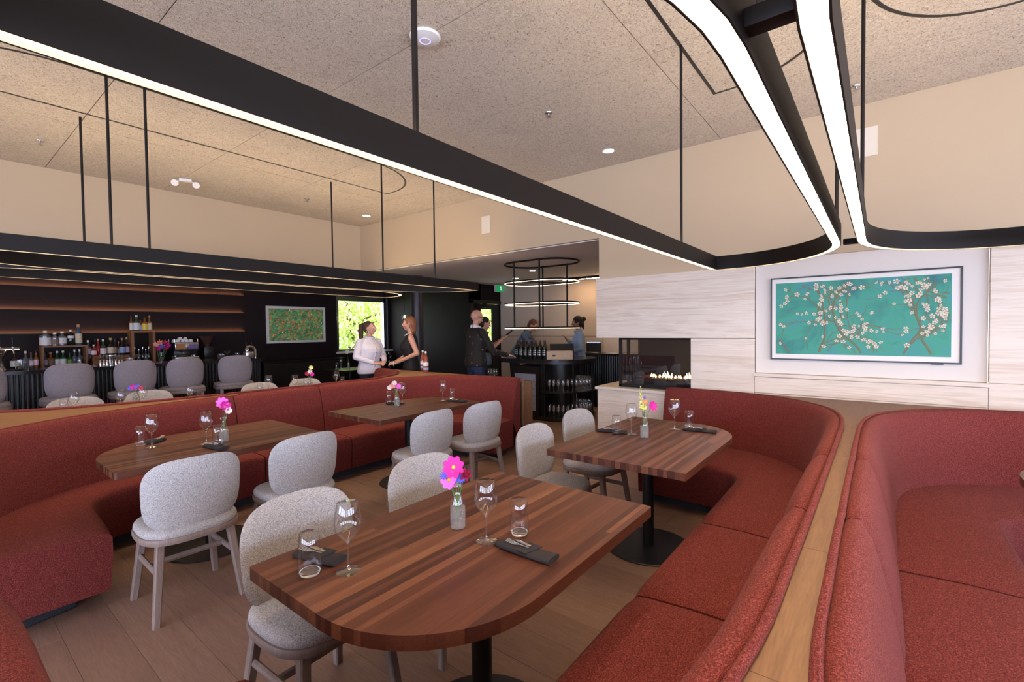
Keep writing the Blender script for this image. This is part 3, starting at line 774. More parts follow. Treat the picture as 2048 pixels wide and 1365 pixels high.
def bloom(y, z, r):
    if not inside(y-r, z-r) or not inside(y+r, z+r): return
    if not bl_me:
        for k in range(5):
            a = k*1.2566; mf_.add([(-.0022, .15*math.cos(a), .15*math.sin(a)), (-.0024, .75*math.cos(a-.5), .75*math.sin(a-.5)), (-.0024, math.cos(a), math.sin(a)), (-.0024, .75*math.cos(a+.5), .75*math.sin(a+.5))], [(0, 1, 2, 3)])
        mf_.add([(-.0028, .22*math.cos(q), .22*math.sin(q)) for q in (0, 1.05, 2.1, 3.14, 4.2, 5.24)], [(0, 1, 2, 3, 4, 5)], 1)
        bl_me.append(mf_.mesh('printed_blossom', ['print_petal', 'print_pistil'], 0))
    o = put(bl_me[0], 'printed_blossom', pic, (xp, y, z)); o.rotation_euler = (rr.random()*6, 0, 0); o.scale = (1, r, r*rr.uniform(.6, 1))
for y, z, a in ((.62, Z0+.01, 1.2), (.40, Z0+.01, 1.9), (.12, Z0+.01, 1.35), (-.14, Z0+.01, 1.8), (-.30, Z0+.01, 1.2), (Y1-.02, 1.55, -.3), (Y0+.02, 1.62, 3.4), (.2, Z1-.01, -1.2), (-.2, Z1-.01, -1.9), (Y1-.02, 1.75, -.1)): twig(y, z, a, .0085, 17, 2)
mb_.v = [(xp+(x-xp)*.12, y, z) for x, y, z in mb_.v]
mb_.obj('printed_branches', 'print_bark', pic, 0)
MB().rbox(xa+.002, xa+.012, -.37, -.30, z0-.006, z0+.001, .001, 1).obj('sensor_tab', 'black_satin', t)
# picture on the black wall
a, b_ = PY(531, 612, YBAR), PY(650, 684, YBAR)
t = thing('framed_picture', 'white framed picture of a flower meadow on the black wall', 'picture')
x0, x1, z0, z1 = a.x, b_.x, b_.z, a.z; f = .022; ya = YBAR-.03
MB().box(x0, x0+f, ya, YBAR, z0, z1).box(x1-f, x1, ya, YBAR, z0, z1).box(x0+f, x1-f, ya, YBAR, z0, z0+f).box(x0+f, x1-f, ya, YBAR, z1-f, z1).obj('frame', 'white_plastic', t, 0)
MB().box(x0+f, x1-f, ya+.008, YBAR-.001, z0+f, z1-f).obj('mat_border', 'white_paint', t, 0)
MB().box(x0+.05, x1-.05, ya+.006, ya+.0075, z0+.05, z1-.05).obj('picture', 'print_meadow', t, 0)

# ================================================================== bar
BT, BY0, BY1, BX1 = 1.09, 7.53, 8.13, 3.46
t = thing('bar_counter', 'long dark bar counter with fluted black front', 'bar counter')
def stad(x0, x1, y0, y1, r, n=10):
    return [(x0, y0)]+[(x1-r+r*math.cos(a), y0+r+r*math.sin(a)) for a in [math.radians(-90+90*k/n) for k in range(n+1)]]+[(x1-r+r*math.cos(a), y1-r+r*math.sin(a)) for a in [math.radians(90*k/n) for k in range(n+1)]]+[(x0, y1)]
MB().prism(stad(XL+.6, BX1, BY0, BY1, .25), BT-.04, BT).obj('worktop', 'dark_counter', t)
MB().prism(stad(XL+.6, BX1-.06, BY0+.09, BY1-.05, .22), 0, BT-.041).obj('body', 'black_satin', t)
flm = MB().lathe([(0, .04), (.016, .04), (.016, BT-.045), (0, BT-.045)], 10).mesh('flute', 'black_satin')
x = -.6
while x < BX1-.3: put(flm, 'flute', t, (x, BY0+.085, 0)); x += .041
for k in range(9):
    a = math.radians(-90+90*k/8); put(flm, 'flute', t, (BX1-.28+.225*math.cos(a), BY0+.31+.225*math.sin(a), 0))
# back counter, lit ledges
t = thing('back_counter', 'black back counter along the dark bar wall', 'counter')
MB().rbox(XL+.6, 4.0, 9.36, YBAR-.002, .98, 1.02, .004, 1).obj('worktop', 'dark_counter', t)
MB().box(XL+.6, 3.98, 9.42, YBAR-.002, 0, .98).obj('body', 'black_wall', t, 0)
zs = [PY(484, 590.5, YBAR).z, PY(484, 626, YBAR).z, PY(484, 662.5, YBAR).z]; lx = PY(486, 620, YBAR).x
for k, z in enumerate(zs):
    t = thing('lit_ledge', ['top', 'middle', 'lowest'][k]+' of three glowing brown ledges on the dark bar wall', 'ledge')
    MB().box(XL+.6, lx, YBAR-.045, YBAR-.001, z-.010, z).box(XL+.6, lx, YBAR-.045, YBAR-.041, z, z+.006).obj('ledge_profile', 'oak_shelf', t, 0)
    MB().box(XL+.6, lx-.02, YBAR-.032, YBAR-.012, z+.0005, z+.004).obj('light_strip', 'led_shelf', t, 0)
p, q = PY(85, 599, 8.6), PY(462, 607, 8.6)
t = thing('hanging_rail', 'thin black bar hanging in front of the lit ledges', 'rail')
MB().box(p.x, q.x, 8.58, 8.60, p.z-.012, p.z+.012).obj('bar', 'black_metal', t, 0)
for x in (p.x+.2, q.x-.2): MB().tube([(x, 8.59, p.z+.01), (x, 8.59, SOF+.001)], .003, 6).obj('wire', 'black_metal', t)
# stools
SX = [(.37, 6.97), (1.035, 6.97), (1.60, 6.97), (2.10, 6.97), (2.70, 6.97)]
SL = ['grey bar stool at the chrome beer font', 'grey bar stool below the gin bottles', 'grey bar stool below the tall wooden riser', 'grey bar stool in front of the coffee machine', 'grey bar stool at the rounded end of the bar']
st0 = None
for (x, y), lb in zip(SX, SL):
    if st0 is None:
        st0 = make_chair('bar_stool', lb, 'stool', .80, 1.185, 'stool_fabric', 'stool_wood', True, .40); st0.location = (x, y, 0); st0.rotation_euler = (0, 0, -.04)
    else: dup(st0, (x, y, 0), -.04 if lb != SL[-1] else -.2, lb)
# wooden risers and crate step behind the bar
def riser(label, x0, x1, z0, z1, y=9.62, th=.022, d=.22):
    t = thing('bottle_riser', label, 'shelf')
    MB().rbox(x0, x1, y-d/2, y+d/2, z1-th, z1, .002, 1).obj('shelf_board', 'oak_shelf', t)
    for a in (x0, x1-th*1.3): MB().rbox(a, a+th*1.3, y-d/2, y+d/2, z0, z1-th, .002, 1).obj('upright', 'oak_shelf', t)
riser('low wooden riser carrying five gin bottles', 1.14, 1.645, 1.0205, PY(124, 691.5, 9.62).z)
riser('tall wooden riser carrying the whisky bottles', PY(259, 680, 9.62).x, PY(307, 680, 9.62).x, 1.0205, PY(283, 662, 9.62).z, th=.028)
t = thing('slatted_step', 'slatted wooden step under the liqueur bottles', 'shelf')
cx0, cx1, cz = PY(183, 720, 9.6).x, PY(257, 720, 9.6).x, PY(220, 711, 9.6).z
for k in range(3):
    zz = lerp(1.0205, cz, k/3); MB().rbox(cx0, cx1, 9.49, 9.51, zz+.004, zz+(cz-1.02)/3-.004, .002, 1).obj('slat', 'oak_shelf', t)
MB().rbox(cx0, cx1, 9.49, 9.74, cz-.014, cz, .002, 1).obj('top_board', 'oak_shelf', t)
for a in (cx0, cx1-.02): MB().box(a, a+.02, 9.511, 9.74, 1.0205, cz-.014).obj('side_board', 'oak_shelf', t, 0)
# bottles
plain('b_dark', (.012, .014, .012), .12); plain('b_green', (.02, .09, .035), .1); plain('b_red', (.35, .015, .015), .12); plain('b_amber', (.28, .09, .02), .1)
plain('b_clear', (.10, .115, .12), .05); plain('b_blue', (.05, .10, .16), .1)
for nm, c in dict(l_white='d9d6d2', l_cream='cfc0a0', l_lilac='b9a5c4', l_yellow='d8c24a', l_green='6f9a35', l_brown='7d6450', l_blue='8fa3c8', l_pale='e3cdd2', cap_white='e8e4dc', cap_black='141214', cap_red='8c1a1c', cap_tan='b98d60', cap_gold='b7a050', cap_wine='5a1420').items(): plain(nm, hexc(c), .5)
def bottle_mesh(h, r, shoulder=.62, neck=.3, square=False):
    pr = [(0, 0), (r*.94, 0), (r, .01*h+.002), (r, shoulder*h), (r*.86, (shoulder+.05)*h), (r*neck*1.25, (shoulder+.12)*h), (r*neck, (shoulder+.16)*h), (r*neck*.92, .965*h), (0, .965*h)]
    return MB().lathe(pr, 4 if square else 14)
def bottle(x, yb, yt, w, body, lab, cap, label, Y=9.62, shoulder=.52, neck=.33, lz=(.12, .46), z0=None, group=None, square=False):
    p = PY(x, yb, Y); q = PY(x, yt, Y); h = q.z-p.z
    zb = p.z if z0 is None else z0
    r = w*(Y/ray(x, yb).y)/FPX/2
    t = thing('bottle', label, 'bottle', (p.x, Y, zb), 0.6 if square else 0, group)
    bottle_mesh(h, r*(1.3 if square else 1), shoulder, neck, square).obj('glass_body', body, t)
    MB().lathe([(0, 0), (r*neck*1.12, 0), (r*neck*1.12, .13*h), (0, .13*h)], 10, (0, 0, .875*h)).obj('cap', cap, t)
    if lab:
        rr_ = r*(1.315 if square else 1.02)
        MB().lathe([(rr_, lz[0]*h), (rr_, lz[1]*h)], 4 if square else 16).obj('paper_label', lab, t)
    return t
rz1 = PY(124, 691.5, 9.62).z
A = [(91, 661, 18, 'b_clear', 'l_white', 'cap_white', 'squat clear gin bottle with big white label on the low riser', .66, .3, (.05, .55)),
     (110, 665, 14, 'b_clear', 'l_brown', 'cap_white', 'clear gin bottle with patterned brown label on the low riser', .6, .34, (.1, .5)),
     (125, 663, 14, 'b_clear', 'l_white', 'cap_white', 'clear bottle with white label reading GIN on the low riser', .6, .34, (.14, .55)),
     (142, 660, 10, 'b_dark', 'l_white', 'cap_white', 'dark slim bottle with white bands on the low riser', .62, .36, (.45, .62)),
     (158, 650, 11, 'b_blue', 'l_cream', 'cap_tan', 'tall bottle with blue and cream label at the end of the low riser', .6, .4, (.1, .56))]
for x, yt, w, bo, la, ca, lb, sh, ne, lz in A:
    o = bottle(x, 691, yt, w, bo, la, ca, lb, shoulder=sh, neck=ne, lz=lz, z0=rz1+.0005)
    if 'GIN' in lb:
        cu = bpy.data.curves.new('gin', 'FONT'); cu.body = 'GIN'; cu.size = .032; cu.align_x = 'CENTER'; cu.align_y = 'CENTER'
        to = bpy.data.objects.new('lettering', cu); dg = bpy.context.evaluated_depsgraph_get(); COL.objects.link(to); bpy.context.view_layer.update()
        me = bpy.data.meshes.new_from_object(to.evaluated_get(bpy.context.evaluated_depsgraph_get())); bpy.data.objects.remove(to)
        me.materials.clear(); me.materials.append(M['cap_black']); lo = put(me, 'lettering', o, (-.004, -.050, .075)); lo.rotation_euler = (math.radians(90), 0, math.radians(-22))
        lo.location = (-.019, -.047, .07)
Bq = [(90, 702, 11, 'b_clear', 'l_lilac', 'cap_black', 'clear bottle with lilac label under the low riser'), (102, 704, 13, 'b_amber', 'l_brown', 'cap_tan', 'round brown labelled bottle under the low riser'),
      (115, 702, 9, 'b_green', 'l_white', 'cap_white', 'green bottle with white label under the low riser'), (127, 702, 10, 'b_green', 'l_white', 'cap_white', 'green bottle with white label under the low riser'),
      (140, 706, 8, 'b_green', 'l_green', 'cap_black', 'small green bottle with bright green label under the low riser'), (150, 701, 8, 'b_clear', None, 'cap_white', 'plain clear bottle under the low riser'), (160, 701, 8, 'b_clear', None, 'cap_white', 'plain clear bottle under the low riser'),
      (52, 699, 10, 'b_clear', None, 'cap_white', 'plain clear bottle beside the beer font'), (63, 702, 8, 'b_clear', 'l_pale', 'cap_red', 'pale labelled bottle with red cap beside the beer font'), (73, 699, 7, 'b_amber', 'l_pale', 'cap_black', 'amber bottle standing by the side of the low riser'), (30, 700, 13, 'b_dark', 'l_white', 'cap_black', 'dark bottle with white label behind the beer font')]
for x, yt, w, bo, la, ca, lb in Bq:
    bottle(x, 732, yt, w, bo, la, ca, lb, z0=1.0205, Y=9.64, group='clear bottles under the low riser' if 'plain clear bottle under' in lb else ('white labelled green bottles' if 'green bottle with white label' in lb else None))
Cq = [(177, 679, 10, 'b_clear', 'l_lilac', 'cap_white', 'pink labelled bottle with round white stopper on the slatted step', 9.60), (188, 688, 9, 'b_red', 'l_white', 'cap_white', 'short red bottle with white label on the slatted step', 9.56), (191, 677, 9, 'b_dark', 'l_brown', 'cap_black', 'dark bottle behind the short red bottle on the slatted step', 9.68),
      (197, 677, 8, 'b_red', None, 'cap_tan', 'tall red bottle with tan cap on the slatted step', 9.66), (207, 678, 10, 'b_green', 'l_pale', 'cap_white', 'green bottle with pale label and white cap on the slatted step', 9.57), (222, 676, 13, 'b_dark', 'l_cream', 'cap_gold', 'broad dark bottle with large cream label on the slatted step', 9.60),
      (231, 677, 8, 'b_dark', 'l_brown', 'cap_black', 'dark bottle with brown label on the slatted step', 9.58), (237.5, 684, 5, 'b_amber', 'l_cream', 'cap_gold', 'slim gold bottle on the slatted step', 9.62), (245, 677, 10, 'b_dark', 'l_blue', 'cap_tan', 'bottle with blue label on the slatted step', 9.57), (254, 676, 9, 'b_dark', 'l_lilac', 'cap_gold', 'bottle with lilac label at the end of the slatted step', 9.62)]
for x, yt, w, bo, la, ca, lb, Y in Cq: bottle(x, 710.5, yt, w, bo, la, ca, lb, Y=Y, z0=cz+.0005)
Dq = [(263, 631.5, 6, 'b_amber', 'l_white', 'cap_black', 'slim bottle with white strip at the edge of the tall riser'), (273.5, 631, 11, 'b_green', 'l_white', 'cap_white', 'green bottle with white label and cap on the tall riser'), (281.5, 641, 6, 'b_amber', 'l_blue', 'cap_red', 'small bottle with blue label on the tall riser'), (290, 634, 11, 'b_amber', 'l_yellow', 'cap_black', 'amber bottle with yellow label on the tall riser'), (299.5, 632, 8, 'b_amber', 'l_cream', 'cap_tan', 'amber bottle with cream label at the edge of the tall riser')]
rz2 = PY(283, 662, 9.62).z
for x, yt, w, bo, la, ca, lb in Dq: bottle(x, 662, yt, w, bo, la, ca, lb, z0=rz2+.0005, lz=(.05, .5))
for i, x in enumerate((270, 278, 286, 292, 298)):
    bottle(x, 720, 690+(i % 2)*4, 6, 'b_clear' if i % 2 else 'b_dark', None, 'chrome', 'small pourer bottle standing in the tall riser', z0=1.0205, Y=9.6, group='pourer bottles in the tall riser')
# bar tools on the counter
def onbar(x, y): p = PY(x, y, 7.74); return (p.x, 7.74, BT+.0005)
for i, (x, y0, y1) in enumerate(((201, 737, 716), (208.5, 737, 716), (214.5, 736, 716), (232, 735, 715), (238.5, 734, 715), (244.5, 733, 715))):
    p = PY(x, y0, 7.85); h = PY(x, y1, 7.85).z-p.z
    tag(MB().lathe([(0, 0), (.011, 0), (.009, h*.45), (.006, h*.5), (.009, h*.55), (.012, h), (.0105, h), (0, h*.7)], 12).obj('jigger', 'chrome', None, loc=(p.x, 7.85, BT+.0005)), 'steel double ended jigger standing on the bar mat', 'jigger', 'jiggers on the bar mat')
p = PY(222, 736, 7.87); t = thing('cocktail_shaker', 'steel cocktail shaker among the jiggers on the bar', 'shaker', (p.x, 7.87, BT+.0005))
MB().lathe([(0, 0), (.022, 0), (.03, .115), (0, .115)], 18).obj('tin', 'chrome', t); MB().lathe([(0, 0), (.031, 0), (.030, .012), (0, .016)], 18, (0, 0, .114)).obj('lid', 'steel', t)
# beer font by the left
p = PY(12, 742, 7.85); t = thing('beer_font', 'chrome beer font with four tall tap handles', 'beer tap', (p.x-.06, 7.85, BT+.0005))
MB().lathe([(0, 0), (.06, 0), (.058, .02), (.045, .04), (.05, .14), (.085, .20), (.09, .23), (0, .245)], 24).obj('tower', 'chrome', t)
MB().tube([(-.22, 0, .235), (.17, 0, .235)], .024, 14).obj('crossbar', 'chrome', t)
for k in range(4):
    x = -.18+.1*k; h = MB().tube([(x, 0, .25), (x, -.01, .38)], [.006, .009], 8).obj('tap_handle', 'cap_black', t); MB().lathe([(0, 0), (.011, 0), (.008, .02), (0, .02)], 10, (x, 0, .245)).obj('collar', 'white_plastic', h)
    MB().tube([(x, 0, .235), (x, -.06, .235), (x, -.075, .19)], .008, 8).obj('spout', 'chrome', t)
# glasses on the bar
def hollow(prof, th=.0012): return prof+[(max(r-th, 0), z) for r, z in prof[::-1] if r > th]
def glass_obj(name, prof, label, cat, loc, group=None, seg=20, mat='thin_glass'):
    o = MB().lathe(prof, seg, closed=False).obj(name, mat, None, 50, loc); return tag(o, label, cat, group)
MIX = [(0, 0), (.04, 0), (.043, .01), (.043, .13)]
for x, y, lb in ((40, 746, 'mixing glass with a spoon beside the beer font'),):
    glass_obj('mixing_glass', [(0, .012), (.034, .012), (.037, .02), (.037, .12)], lb, 'glass', onbar(x, y))
for x, y in ((159, 737), (258, 733), (262, 732), (388, 724), (350, 726), (440, 720), (446, 720), (475, 717)):
    glass_obj('tumbler', [(0, .006), (.024, .006), (.026, .01), (.028, .085)], 'small water tumbler standing on the bar', 'glass', onbar(x, y), 'tumblers on the bar', 14)
COUPE = [(.03, 0), (.004, .004), (.0035, .07), (.012, .078), (.04, .10), (.045, .125)]
for x, y in ((57, 741), (173, 737), (275, 731), (367, 724), (455, 720), (268, 729)):
    glass_obj('coupe_glass', COUPE, 'coupe glass standing on the bar', 'glass', onbar(x, y), 'coupe glasses on the bar', 16)
# coffee machine with cups, grinder
p = PY(345, 722, 9.6); q = PY(391, 684, 9.6)
t = thing('coffee_machine', 'chrome espresso machine with orange panels on the back counter', 'coffee machine', ((p.x+q.x)/2, 9.62, 1.0205)); w = (q.x-p.x)/2; h = q.z-1.02
plain('orange_panel', hexc('b0713f'), .4); plain('purple_panel', hexc('6a5a98'), .4)
MB().rbox(-w, w, -.1, .2, .06, h*.55, .01).obj('body', 'black_satin', t); MB().rbox(-w, w, -.17, .2, h*.55, h, .012).obj('head', 'steel', t)
MB().rbox(-w+.01, -.02, -.175, -.168, h*.60, h*.93, .003, 1).obj('side_panel', 'orange_panel', t); MB().rbox(.03, w-.01, -.175, -.168, h*.62, h*.85, .003, 1).obj('display_panel', 'purple_panel', t)
MB().rbox(-w, w, -.18, .2, .0, .06, .006).obj('drip_tray', 'steel', t)
for s in (-1, 1): MB().tube([(s*w*.45, -.14, h*.5), (s*w*.45, -.2, h*.46)], .012, 8).obj('group_handle', 'cap_black', t)
MB().tube([(-w*.97, -.14, h), (-w*.97, -.14, h+.05), (-w*.97, .16, h+.05), (-w*.97, .16, h)], .005, 6).obj('cup_rail', 'chrome', t); MB().tube([(w*.97, -.14, h), (w*.97, -.14, h+.05), (w*.97, .16, h+.05), (w*.97, .16, h)], .005, 6).obj('cup_rail', 'chrome', t)
for k, (cx, cz_) in enumerate(((348, 0), (356, 0), (366, 0), (374, 0), (382, 0), (361, 1), (371, 1))):
    px = PY(cx, 690, 9.6).x
    c = thing('coffee_cup', 'white cup turned over on top of the espresso machine', 'cup', (px, 9.60, q.z+.001+.036*cz_), k*.7, 'cups on the espresso machine')
    MB().lathe([(0, .05), (.018, .05), (.03, .03), (.034, 0), (.031, 0), (.027, .028), (0, .046)], 16).obj('bowl', 'white_plastic', c)
    MB().tube([(.028, 0, .034), (.05, 0, .034), (.052, 0, .02), (.031, 0, .012)], .004, 6).obj('handle', 'white_plastic', c)
p = PY(415, 720, 9.62); t = thing('coffee_grinder', 'black coffee grinder with a smoked hopper', 'grinder', (p.x, 9.62, 1.0205)); h = PY(415, 673, 9.62).z-1.02
MB().rbox(-.08, .08, -.1, .1, 0, h*.55, .012).obj('body', 'black_satin', t); plain('smoked', (.05, .025, .02), .15)
MB().lathe([(0, h*.55), (.05, h*.55), (.055, h*.62), (.12, h*.95), (.125, h), (0, h)], 20).obj('hopper', 'smoked', t)
MB().tube([(0, -.1, h*.4), (0, -.16, h*.36)], .012, 8).obj('spout', 'chrome', t)
# second tap tower at the bar end
p = onbar(497, 716); t = thing('water_tap_tower', 'small chrome tap tower at the rounded end of the bar', 'beer tap', p)
MB().rbox(-.06, .06, -.05, .05, 0, .1, .006).obj('badge_box', 'steel', t); MB().tube([(.1, 0, 0), (.1, 0, .13), (.07, 0, .17), (.02, 0, .18), (-.03, 0, .17)], .017, 12).obj('pipe', 'chrome', t)
for x in (-.03, .05): MB().tube([(x, 0, .17), (x, 0, .245)], [.006, .008], 8).obj('tap_handle', 'cap_black', t); MB().lathe([(0, .1), (.03, .1), (.034, .13), (.02, .16), (0, .165)], 16, (-.02, 0, 0)).obj('valve', 'chrome', t)
# bouquet on the back counter
p = PY(322, 720, 9.5)
def blossom_mesh(name, r, n, mat, cup=.25, wid=.55):
    m = MB()
    for k in range(n):
        a = 2*math.pi*k/n; rows = []
        for i in range(4):
            u = i/3; d = r*(.12+.88*u); w = r*wid*math.sin(math.pi*(.12+.75*u)); rows.append([(d*math.cos(a)-s*w*.5*math.sin(a), d*math.sin(a)+s*w*.5*math.cos(a), cup*r*u*u+(0 if s else -.04*r)) for s in (-1, 0, 1)])
        m.grid(rows)
    return m
plain('f_magenta', hexc('d0148f'), .6); plain('f_pink', hexc('ef6fd0'), .6); plain('f_violet', hexc('6a6ad8'), .6); plain('f_crimson', hexc('b02350'), .6); plain('f_yellow', hexc('e8b830'), .6); plain('f_white', hexc('efe6e4'), .6); plain('f_peach', hexc('e9a79a'), .6); plain('f_lemon', hexc('e0dc86'), .6); plain('f_orange', hexc('e08a60'), .6)
t = thing('bouquet_jar', 'glass jar on the back counter holding garnish flowers', 'jar', (p.x, 9.5, 1.0205))
MB().lathe([(0, 0), (.05, 0), (.055, .02), (.055, .15)], 18).obj('jar', 'thin_glass', t)
for k, (dx, dz, mt) in enumerate(((-.07, .27, 'f_peach'), (-.02, .30, 'f_orange'), (.05, .30, 'f_crimson'), (.0, .24, 'f_violet'), (.09, .25, 'f_magenta'), (-.05, .21, 'f_magenta'), (.05, .21, 'f_crimson'))):
    f_ = thing('garnish_flower', 'garnish bloom standing in the jar on the back counter', 'flower', (p.x, 9.5, 1.03), 0, 'garnish blooms in the jar')
    MB().tube([(dx*.3, 0, .0), (dx*.8, -.01, dz*.6), (dx, -.02, dz)], .003, 6).obj('stem', 'stem_green', f_)
    o = blossom_mesh('b', .05, 7, mt, .5).obj('petals', mt, f_); o.location = (dx, -.025, dz); o.rotation_euler = (1.1, .2*k, 0)

# ================================================================== alcove: wine island, service counter, rack lamp
IZ = 1.0
def stadium(cx, cy, hx, hy, n=16):
    r = hx; L = hy-hx; return [(cx+r*math.cos(a), cy+L+r*math.sin(a)) for a in [math.pi*k/n for k in range(n+1)]]+[(cx-r*math.cos(a), cy-L-r*math.sin(a)) for a in [math.pi*k/n for k in range(n+1)]]
ICX, ICY, IHX, IHY = 6.78, 4.41, .58, .74
def half(cx, cy, hx, hy, n=18, ylo=None):
    """island outline: rounded towards -Y, square towards +Y"""
    cyr = cy-hy+hx
    return [(cx+hx, cy+hy), (cx-hx, cy+hy)]+[(cx-hx*math.cos(a), cyr-hx*math.sin(a)) for a in [math.pi*k/n for k in range(n+1)]]
t = thing('wine_island', 'black rounded wine island with open glass shelves', 'island')
MB().prism(half(ICX, ICY, IHX, IHY), IZ-.03, IZ).obj('worktop', 'dark_counter', t)
MB().prism(half(ICX, ICY, IHX-.06, IHY-.06), 0, .05).obj('plinth', 'black_satin', t)
for z in (.05, .46): MB().prism(half(ICX, ICY, IHX-.02, IHY-.02), z, z+.022).obj('shelf', 'black_satin', t)
MB().prism(half(ICX, ICY, IHX-.02, IHY-.02), IZ-.075, IZ-.031).obj('top_rail', 'black_satin', t)
MB().prism(half(ICX, ICY, IHX-.34, IHY-.34), .072, IZ-.075).obj('core', 'black_satin', t)
cyr = ICY-IHY+IHX
for a in (2, 52, 98, 150): a = math.radians(a); x, y = ICX-(IHX-.035)*math.cos(a), cyr-(IHX-.035)*math.sin(a); MB().box(x-.012, x+.012, y-.012, y+.012, .05, IZ-.07).obj('post', 'black_satin', t, 0)
MB().box(ICX-IHX+.03, ICX+.2, cyr+.02, cyr+.04, .05, IZ-.03).obj('divider', 'black_satin', t, 0)
# wine fridge built into the straight part
plain('fridge_glass', hexc('8d93a8'), .08); t = thing('wine_fridge', 'black wine fridge with a glazed door built into the island', 'fridge', (ICX-IHX+.02, cyr+.34, 0))
MB().rbox(0, .45, -.28, .28, .075, .88, .004, 1).obj('cabinet', 'black_satin', t)
d = MB().box(-.03, -.001, -.28, .28, .08, .875).obj('door', 'black_metal', t, 0)
MB().box(-.034, -.0305, -.21, .21, .16, .76).obj('glazing', 'fridge_glass', d, 0)
for k in range(4): MB().box(-.037, -.0345, -.2, .2, .28+.12*k, .286+.12*k).obj('rack_edge', 'steel', d, 0)
# stemmed glasses on the two open shelves
WG = [(.030, 0), (.022, .002), (.004, .005), (.003, .075), (.006, .083), (.026, .105), (.033, .13), (.031, .16), (.025, .195)]
def wine_glass_prof(s=1): return [(r*s, z*s) for r, z in WG]
wgm = MB().lathe(wine_glass_prof(.95), 12).mesh('wine_glass', 'shelf_glass', 50)
wgb = wgm
for sz, lab, grp, lo in ((.482, 'stemmed glass on the upper shelf of the wine island', 'glasses on the upper island shelf', 0), (.072, 'stemmed glass on the lower shelf of the wine island', 'glasses on the lower island shelf', 1)):
    for ring, R_ in enumerate((IHX-.07, IHX-.145, IHX-.22)):
        nn_ = int(math.pi*R_/.073)
        for k in range(nn_+1):
            a = math.pi*(k+.5*(ring % 2))/nn_
            if a > math.pi*1.0: continue
            x, y = ICX-R_*math.cos(a), cyr-R_*math.sin(a)
            if any((x-ICX+(IHX-.035)*math.cos(math.radians(q)))**2+(y-cyr+(IHX-.035)*math.sin(math.radians(q)))**2 < .045**2 for q in (2, 52, 98, 150)): continue
            o = put(wgm if lo == 0 else wgb, 'wine_glass', None, (x, y, sz+.0005)); tag(o, lab, 'glass', grp)
# wine bottles on the island
wb_ = thing('wine_bottle', 'red wine bottle with dark red capsule in the cluster on the island', 'bottle', (0, 0, 0), 0, 'red wine bottles on the island')
MB().lathe([(0, 0), (.035, 0), (.0375, .008), (.0375, .185), (.032, .205), (.016, .232), (.0145, .295), (0, .295)], 14).obj('glass_body', 'b_dark', wb_)
MB().lathe([(.0148, .228), (.0152, .298), (0, .30)], 12).obj('capsule', 'cap_wine', wb_)
o = MB().lathe([(.0381, .05), (.0381, .13)], 16).obj('paper_label', 'black_satin', wb_)
m = MB()
for k in range(3):
    th = math.pi+.55*(k-1)
    for z, w_, hh in ((.14, .010, .010), (.108, .013, .016), (.075, .012, .020)):
        x, y = .0385*math.cos(th), .0385*math.sin(th)
        m.box(-w_/2, w_/2, -.0006, .0006, -hh/2, hh/2, 0, Matrix.Translation((x, y, z)) @ Matrix.Rotation(th+math.pi/2, 4, 'Z'))
m.obj('label_mark', 'l_white', o, 0)
spots = []
for j in range(4):
    for i in range(6): x_ = 6.30+.105*j; spots.append((x_, x_*(.752-.0149*i)-.01*(j % 2)))
first = True
for x, y in spots:
    if first: wb_.location = (x, y, IZ+.0005); first = False
    else: dup(wb_, (x, y, IZ+.0005), 0)
for x, y in ((6.42, 4.92), (6.53, 5.0)):
    o = dup(wb_, (x, y, IZ+.0005), 0, 'pale capped wine bottle at the edge of the cluster on the island', 'pale capped bottles on the island')
# wooden box and black slate sign
cb = PZ(1118, 712, IZ); t = thing('wooden_box', 'pale wooden box with a hand slot on the wine island', 'box', (6.47, 4.10, IZ+.0005), .665)
MB().box(-.09, -.08, -.21, .21, 0, .13).box(.08, .09, -.21, .21, 0, .13).box(-.08, .08, -.21, -.20, 0, .13).box(-.08, .08, .20, .21, 0, .13).box(-.08, .08, -.20, .20, 0, .01).obj('sides', 'pale_wood', t, 0)
MB().box(-.0915, -.0905, .07, .125, .045, .07).obj('hand_slot', 'cap_black', t, 0)
t = thing('slate_board', 'black slate board leaning behind the wooden box', 'board', (6.66, 4.16, IZ+.0005), .665)
MB().box(-.006, .006, -.2, .2, 0, .25, 0, Matrix.Rotation(.35, 4, 'Y')).obj('board', 'cap_black', t, 0); [MB().box(.02, .2, a, a+.01, 0, .012).obj('stand_foot', 'cap_black', t, 0) for a in (-.15, .14)]
# stemmed glasses standing on a low tray left of the fridge
for k in range(6):
    x, y = 6.02+.05*(k % 2), 5.10+.065*(k//2)
    tag(put(wgm, 'wine_glass', None, (x, y, .6415)), 'stemmed glass on the small trolley behind the red booth', 'glass', 'glasses on the small trolley')
t = thing('trolley', 'small dark trolley behind the red booth', 'trolley'); MB().rbox(5.93, 6.15, 5.0, 5.34, .62, .641, .004, 1).obj('tray', 'black_satin', t)
for x in (5.95, 6.13):
    for y in (5.02, 5.32): MB().tube([(x, y, 0), (x, y, .62)], .01, 8).obj('leg', 'black_satin', t)
# service counter on the rear wall
t = thing('service_counter', 'fluted dark service counter along the beige rear wall', 'counter')
MB().rbox(7.88, XB-.006, 2.0, 4.62, .985, 1.02, .004, 1).obj('worktop', 'dark_counter', t); MB().box(7.96, XB-.006, 2.02, 4.60, 0, .985).obj('body', 'black_satin', t, 0)
fl2 = MB().lathe([(0, .02), (.018, .02), (.018, .98), (0, .98)], 8).mesh('flute', 'black_satin'); y = 2.05
while y < 4.6: put(fl2, 'flute', t, (7.957, y, 0)); y += .046
